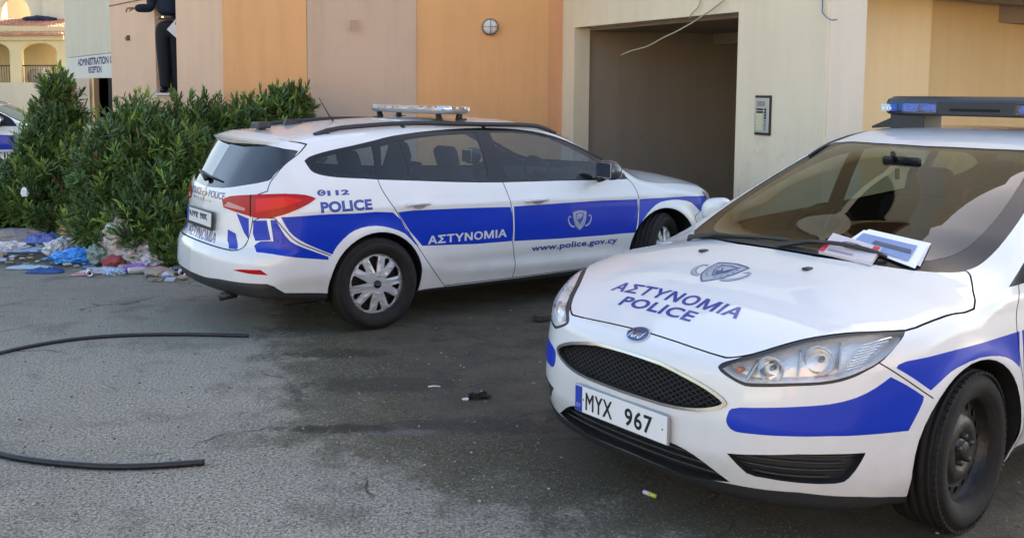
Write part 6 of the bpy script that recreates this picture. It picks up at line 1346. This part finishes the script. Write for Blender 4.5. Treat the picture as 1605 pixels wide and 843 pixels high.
# sheets of paper and a glove carton, lying on the windscreen under the wiper
SH = [unw(x, y, .016) for x, y in ((1337, 373), (1357, 360), (1457, 384), (1438, 419))]
SH = [unw(1330, 378, -.010), unw(1356, 360, -.010), unw(1457, 385, -.010), unw(1436, 420, -.010)]
def sheet(label, D, lift, m, curl=0):
    D = np.array(D); n_ = np.cross(D[1]-D[0], D[3]-D[0]); n_ /= np.linalg.norm(n_); n_ *= 1 if n_[2] > 0 else -1; V = []; 
    for i in range(7):
        for j in range(7):
            u, v = i/6, j/6; V.append(quadpt(D, u, v)-n_*(lift-curl*(u-.5)**2-curl*.6*(v-.5)**2))
    F = [(i*7+j, i*7+j+1, (i+1)*7+j+1, (i+1)*7+j) for i in range(6) for j in range(6)]; n0 = len(V); V2 = [v-n_*.0018 for v in V]
    o = pydata('paper_sheet', V+V2, F+[tuple(k+n0 for k in f[::-1]) for f in F], m, None); o.matrix_world = CB; return tag(o, label, 'paper')
s1 = sheet('undermost white sheet of the papers on the windscreen of the front car', [unw(1335, 372, -.010), unw(1362, 358, -.010), unw(1459, 380, -.010), unw(1442, 416, -.010)], .004, paper, .0)
s2 = sheet('uppermost printed sheet of the papers on the windscreen of the front car', [unw(1326, 380, -.010), unw(1354, 361, -.010), unw(1455, 386, -.010), unw(1434, 421, -.010)], -.002, paper, .0)
D = np.array([unw(1335, 380, -.0165), unw(1353, 365, -.0165), unw(1438, 385, -.0165), unw(1423, 409, -.0165)]); o = pydata('printed_picture', [quadpt(D, u, v) for u, v in ((0, 0), (1, 0), (1, 1), (0, 1))], [(0, 1, 2, 3)], mat('print_blue', (.18, .27, .50), .5), None); o.parent = s2
D2 = np.array([quadpt(D, u, v) for u, v in ((.35, .30), (.62, .30), (.66, .95), (.42, .98))])+np.array([0, 0, .0022]); o = pydata('printed_picture', list(D2), [(0, 1, 2, 3)], mat('print_dark', (.06, .08, .13), .5), None); o.parent = s2
BX = np.array([unw(1283, 393, -.020), unw(1306, 365, -.020), unw(1382, 388, -.020), unw(1366, 411, -.020)]); nb = np.cross(BX[1]-BX[0], BX[3]-BX[0]); nb /= np.linalg.norm(nb); nb *= 1 if nb[2] > 0 else -1
cart = pydata('carton', list(BX)+list(BX-nb*.016), [(0, 1, 2, 3), (7, 6, 5, 4), (0, 4, 5, 1), (1, 5, 6, 2), (2, 6, 7, 3), (3, 7, 4, 0)], bxm, None); cart.matrix_world = CB; tag(cart, 'white and red glove carton held by the wiper on the windscreen beside the papers', 'box')
def onbox(name, uv, m, e=.0012): return pydata(name, [quadpt(BX, u, v)+nb*e for u, v in uv], [tuple(range(len(uv)))], m, cart)
onbox('carton_print', [(0, 0), (.42, 0), (.42, .10), (0, .10)], bxr); onbox('carton_print', [(.55, .86), (.98, .86), (.98, .98), (.55, .98)], bxr); onbox('carton_print', [(.10, .14), (.22, .14), (.22, .62), (.10, .62)], mat('carton_grey', (.30, .24, .30), .5), .0010)
t = np.linspace(0, 2*math.pi, 28, endpoint=False); onbox('carton_slot', [(.62+.20*math.cos(a)*.9, .50+.24*math.sin(a)) for a in t], mat('carton_slot_dark', (.12, .06, .09), .8), .0014); onbox('carton_slot', [(.60+.15*math.cos(a)*.9, .50+.21*math.sin(a)) for a in t], bxm, .0022)
# ------------------------------------------------------------------ rubbish along the bed
def cloth(name, label, cat, c, sx_, sy_, h, m, seed, rz=0, n=26):
    V = []; F = []
    for i in range(n):
        for j in range(n):
            u, v = i/(n-1)*2-1, j/(n-1)*2-1; q = Vector((u*1.6+seed, v*1.6, seed*.3)); e_ = max(abs(u), abs(v)); ed = 1+.22*noise.noise(Vector((math.atan2(v, u)*1.4+seed, seed, 0)))
            z = h*(1-e_**4)*(.28+.45*abs(noise.noise(q*1.5))+.6*abs(noise.noise(q*3.4))+.35*abs(noise.noise(q*8)))+.004
            V.append((u*sx_*ed*(1-.15*v*v), v*sy_*ed*(1-.15*u*u), z))
    F = [(i*n+j, (i+1)*n+j, (i+1)*n+j+1, i*n+j+1) for i in range(n-1) for j in range(n-1)]; o = pydata(name, V, F, m, None, True); sd = o.modifiers.new('t', 'SOLIDIFY'); sd.thickness = .003; o.location = (*c, .003); o.rotation_euler = (0, 0, rz); return tag(o, label, cat)
cm = lambda n, c, r=.8, **k: mat(n, c, r, **k)
def bagmat(n, c, r=.22): return mat(n, c, r, bump=.6, bscale=22, coat=.3, dist=.01)
P_ = lambda x, y: tuple(gpt(x, y))
crumple('pillow', 'grubby grey pillow at the left end of the rubbish', 'pillow', (*P_(30, 378), 0), (.36, .17, .095), cm('pillow_grey', (.30, .285, .29), .95, bump=.5, bscale=60, var=.3, vscale=9), 1, .16, 2.0, 4)
cloth('blue_cloth', 'pale blue cloth spread beneath the grey pillow', 'cloth', P_(40, 393), .38, .12, .04, cm('cloth_pale', (.33, .42, .58), .85), 2)
cloth('blue_cloth', 'violet blue cloth heaped right of the grey pillow', 'cloth', P_(66, 380), .20, .13, .13, cm('cloth_violet', (.14, .19, .50), .7), 3)
crumple('plastic_bag', 'bright blue knotted plastic bag in the rubbish', 'bag', (*P_(116, 412), 0), (.225, .15, .09), bagmat('bag_blue', (.015, .22, .62)), 5, .32, 2.6, 4)
crumple('plastic_bag', 'large pale translucent bag slumped under the wide oleander', 'bag', (*P_(190, 411), 0), (.19, .16, .25), bagmat('bag_pale', (.46, .42, .43)), 6, .22, 2.2, 4, .75)
crumple('plastic_bag', 'low pale plastic bag leaning right of the large pale bag', 'bag', (*P_(222, 415), 0), (.20, .13, .15), bagmat('bag_pale2', (.36, .33, .34)), 7, .3, 2.4, 4)
crumple('plastic_bag', 'grey green plastic bag between the blue bag and the pale bags', 'bag', (*P_(160, 412), 0), (.16, .12, .12), bagmat('bag_green', (.17, .24, .21)), 8, .35, 2.6, 4)
cloth('blue_cloth', 'dark blue rag lying in front of the rubbish line', 'cloth', P_(72, 427), .17, .08, .05, cm('cloth_dark', (.02, .08, .26), .7), 9)
cloth('blue_cloth', 'light blue plastic sheet trailing left of the dark blue rag', 'cloth', P_(48, 421), .23, .06, .03, bagmat('sheet_light', (.30, .46, .58)), 10)
crumple('carton', 'orange and white carton scrap above the blue bag', 'carton', (*P_(108, 384), .10), (.10, .08, .10), cm('carton_orange', (.55, .25, .08), .6), 11, .5, 1.8, 2)
crumple('plastic_bag', 'small white bag beneath the orange carton scrap', 'bag', (*P_(104, 395), 0), (.15, .10, .10), bagmat('bag_white', (.55, .56, .60)), 12, .4, 2.5, 3)
crumple('plastic_bag', 'pale bag caught in the stems above the orange carton', 'bag', (*P_(110, 372), .18), (.14, .10, .08), bagmat('bag_stem', (.40, .42, .48)), 13, .5, 2.5, 3)
cloth('flat_bag', 'flattened grey white bag in front of the pale bags', 'bag', P_(165, 427), .25, .09, .05, bagmat('bag_flat', (.42, .44, .50)), 14, .3)
cloth('pink_rag', 'dusty pink rag at the front edge of the rubbish', 'rag', P_(124, 432), .08, .035, .02, cm('rag_pink', (.48, .25, .28), .8), 15)
crumple('red_rag', 'dark red rag tucked against the large pale bag', 'rag', (*P_(178, 418), .0), (.10, .07, .07), cm('rag_red', (.30, .06, .07), .8), 16, .4, 2, 3)
crumple('packet', 'purple snack packet among the rubbish under the wide oleander', 'packet', (*P_(215, 427), 0), (.12, .06, .05), bagmat('packet_purple', (.26, .10, .42)), 17, .4, 2, 3)
crumple('packet', 'green packet squeezed between pillow and blue bag', 'packet', (*P_(82, 393), 0), (.10, .05, .06), bagmat('packet_green', (.03, .22, .13)), 18, .4, 2, 3)
def can(label, p, rz, c1, r=.033, h=.115, lift=0):
    mb = MB(); mb.lathe([(r*.8, 0), (r, .008), (r, h-.012), (r*.82, h-.002), (r*.80, h), (r*.76, h-.006), (0, h-.007)], 20, 'x'); o = mb.build('drinks_can', mat('can_'+label[:5], c1, .3, metal=.5)); mb = MB(); mb.lathe([(r*.40, h-.005), (0, h-.005)], 12, 'x'); mb.build('can_mouth', seam, o)
    o.location = (*p, r+lift); o.rotation_euler = (0, 0, rz); return tag(o, label, 'can')
can('white drinks can lying at the front of the rubbish, end towards the viewer', P_(140, 431), rad(-70), (.6, .6, .62)); can('silver drinks can beside the estate car bumper, end towards the viewer', P_(285, 431), rad(-75), (.62, .66, .72), .036)
def bottle(label, p, rz, c):
    mb = MB(); mb.lathe([(0, 0), (.030, .003), (.032, .02), (.032, .13), (.022, .17), (.013, .185), (.013, .20), (0, .20)], 18, 'x'); o = mb.build('bottle', bagmat('bottle_'+label[:4], c, .15)); mb = MB(); mb.lathe([(.015, .195), (.015, .215), (0, .215)], 12, 'x'); mb.build('cap', bxm, o); o.location = (*p, .032); o.rotation_euler = (0, 0, rz); return tag(o, label, 'bottle')
bottle('orange red bottle lying beneath the wide oleander', P_(232, 428), rad(10), (.50, .09, .03)); bottle('pale bottle lying against the purple packet', P_(200, 430), rad(25), (.45, .47, .48))
crumple('cardboard', 'grey cardboard piece right of the orange red bottle', 'cardboard', (*P_(250, 432), 0), (.13, .08, .05), cm('board_grey', (.30, .26, .22), .8), 21, .4, 1.6, 2)
crumple('cup', 'crushed white cup near the silver drinks can', 'cup', (*P_(262, 434), 0), (.05, .04, .035), cm('cup_white', (.5, .5, .5), .6), 22, .4, 2, 2)
crumple('leaf_paper', 'white paper scrap caught high in the leftmost oleander', 'paper', (*at_px(39, 308, 11.1),), (.035, .03, .06), paper, 23, .5, 2, 2)
crumple('plastic_bag', 'pale green bag caught at the top between the two big oleanders', 'bag', tuple(at_px(150, 210, 10.9)), (.10, .08, .05), bagmat('bag_mint', (.30, .45, .36)), 24, .4, 2, 3)
for i_, (px_, py_, z_, r_, c_, nm_) in enumerate(((88, 398, .0, (.12, .09, .08), 'bag_white', 'white bag just left of the bright blue bag'), (150, 400, .06, (.11, .08, .08), 'bag_pale', 'pale crumpled bag above the grey green bag'), (133, 396, .02, (.10, .08, .09), 'bag_light', 'light blue crumpled bag behind the bright blue bag'),
    (20, 393, .0, (.16, .10, .06), 'bag_white', 'white crumpled bag at the left edge below the pillow'), (240, 418, .0, (.12, .09, .08), 'bag_white', 'white crumpled bag under the right end of the wide oleander'), (195, 400, .20, (.12, .09, .07), 'bag_pale2', 'pale plastic flap on top of the large pale bag'), (178, 430, .0, (.09, .06, .035), 'bag_light', 'small light blue wrapper in front of the dark red rag'))):
    crumple('plastic_bag', nm_, 'bag', (*P_(px_, py_), z_), r_, MATS.get(c_) or bagmat(c_, (.34, .50, .72)), 40+i_, .5, 3.2, 4)
lit = []
for k in range(120):
    px = random.uniform(-30, 292); py = 400+max(0, px-60)*.16+random.uniform(-16, 12)+(6 if px < 60 else 0); c = random.choice([(.5, .5, .52), (.35, .4, .5), (.4, .3, .2), (.2, .22, .18), (.55, .5, .4), (.12, .2, .4)]); lit.append((px, py, c))
mbs = {}
for px, py, c in lit:
    mb = mbs.setdefault(c, MB()); p = P_(px, py); s_ = random.uniform(.02, .06); a = random.uniform(0, 6); R_ = rot('Z', a) @ rot('X', random.uniform(-.4, .4)); mb.box((p[0], p[1], s_*.3+.006), (s_*1.5, s_, .006+s_*.15), R_)
mall = MB(); mlist = []
for i, (c, mb) in enumerate(mbs.items()): mall.add(mb.V, mb.F, False, i); mlist.append(mat('litter%d' % i, c, .7))
o = mall.build('litter', mlist); tag(o, 'small scraps of litter strewn along the foot of the oleanders', 'litter', kind='stuff')
# ------------------------------------------------------------------ loose bits on the concrete
crumple('black_rag', 'torn black rubber scrap on the dark stained concrete', 'rag', (*P_(750, 624), 0), (.055, .022, .020), rubber, 31, .8, 2.4, 3, .5, .2)
def stick(label, a, b_, r, m, name='stick'):
    mb = MB(); mb.tube([(*P_(*a), r), (*((np.array(P_(*a))+P_(*b_))/2+[.0, .006]), r*1.3), (*P_(*b_), r)], r, 6); return tag(mb.build(name, m), label, 'litter')
stick('small white strip on the dark concrete between the cars', (671, 607), (690, 607), .005, bxm, 'white_strip'); stick('thin curved pale twig on the light concrete between the hoses', (161, 607), (176, 613), .003, cm('twig', (.4, .36, .3)), 'twig')
crumple('white_scrap', 'tiny white scrap beside the torn black rubber', 'litter', (*P_(730, 627), 0), (.018, .012, .010), bxm, 33, .5, 2, 2)
mb = MB(); pA, pB = np.array([*P_(1009, 773), .008]), np.array([*P_(1028, 780), .008]); mb.tube([pA, (pA+pB)/2], .010, 8); o = mb.build('lighter_tube', bxm); mb = MB(); mb.tube([(pA+pB)/2+[0, 0, .0005], pB], .010, 8); mb.build('yellow_end', mat('yellow_plastic', (.5, .52, .10), .4), o); tag(o, 'tiny white and yellow tube on the ground in front of the hatchback', 'litter')
mb = MB(); mb.box((*P_(858, 502), .03), (.22, .08, .05), rot('Z', .5), bev=.012); tag(mb.build('dark_block', mat('dark_wood', (.035, .028, .024), .8, bump=.5, bscale=30)), 'dark block lying beside the front car headlight, under the estate car', 'block')
mb = MB(); r5 = np.random.default_rng(5)
for _ in range(1500):
    px, py = r5.uniform(-40, 1640), 455+395*r5.random()**.8
    if px > 880 and py > 500 and px < 1420: continue
    p = P_(px, py); s_ = abs(r5.normal(0, .0022))+.0015; R_ = rot('Z', r5.uniform(0, 6)); mb.box((p[0], p[1], s_*.4), (s_*2, s_*1.5, s_), R_, mi=int(r5.random()*3))
o = mb.build('grit', [mat('grit_pale', (.36, .35, .32), .9), mat('grit_dark', (.14, .13, .115), .9), mat('grit_brown', (.16, .12, .08), .9)]); tag(o, 'fine grit and dust crumbs scattered over the concrete', 'grit', kind='stuff')
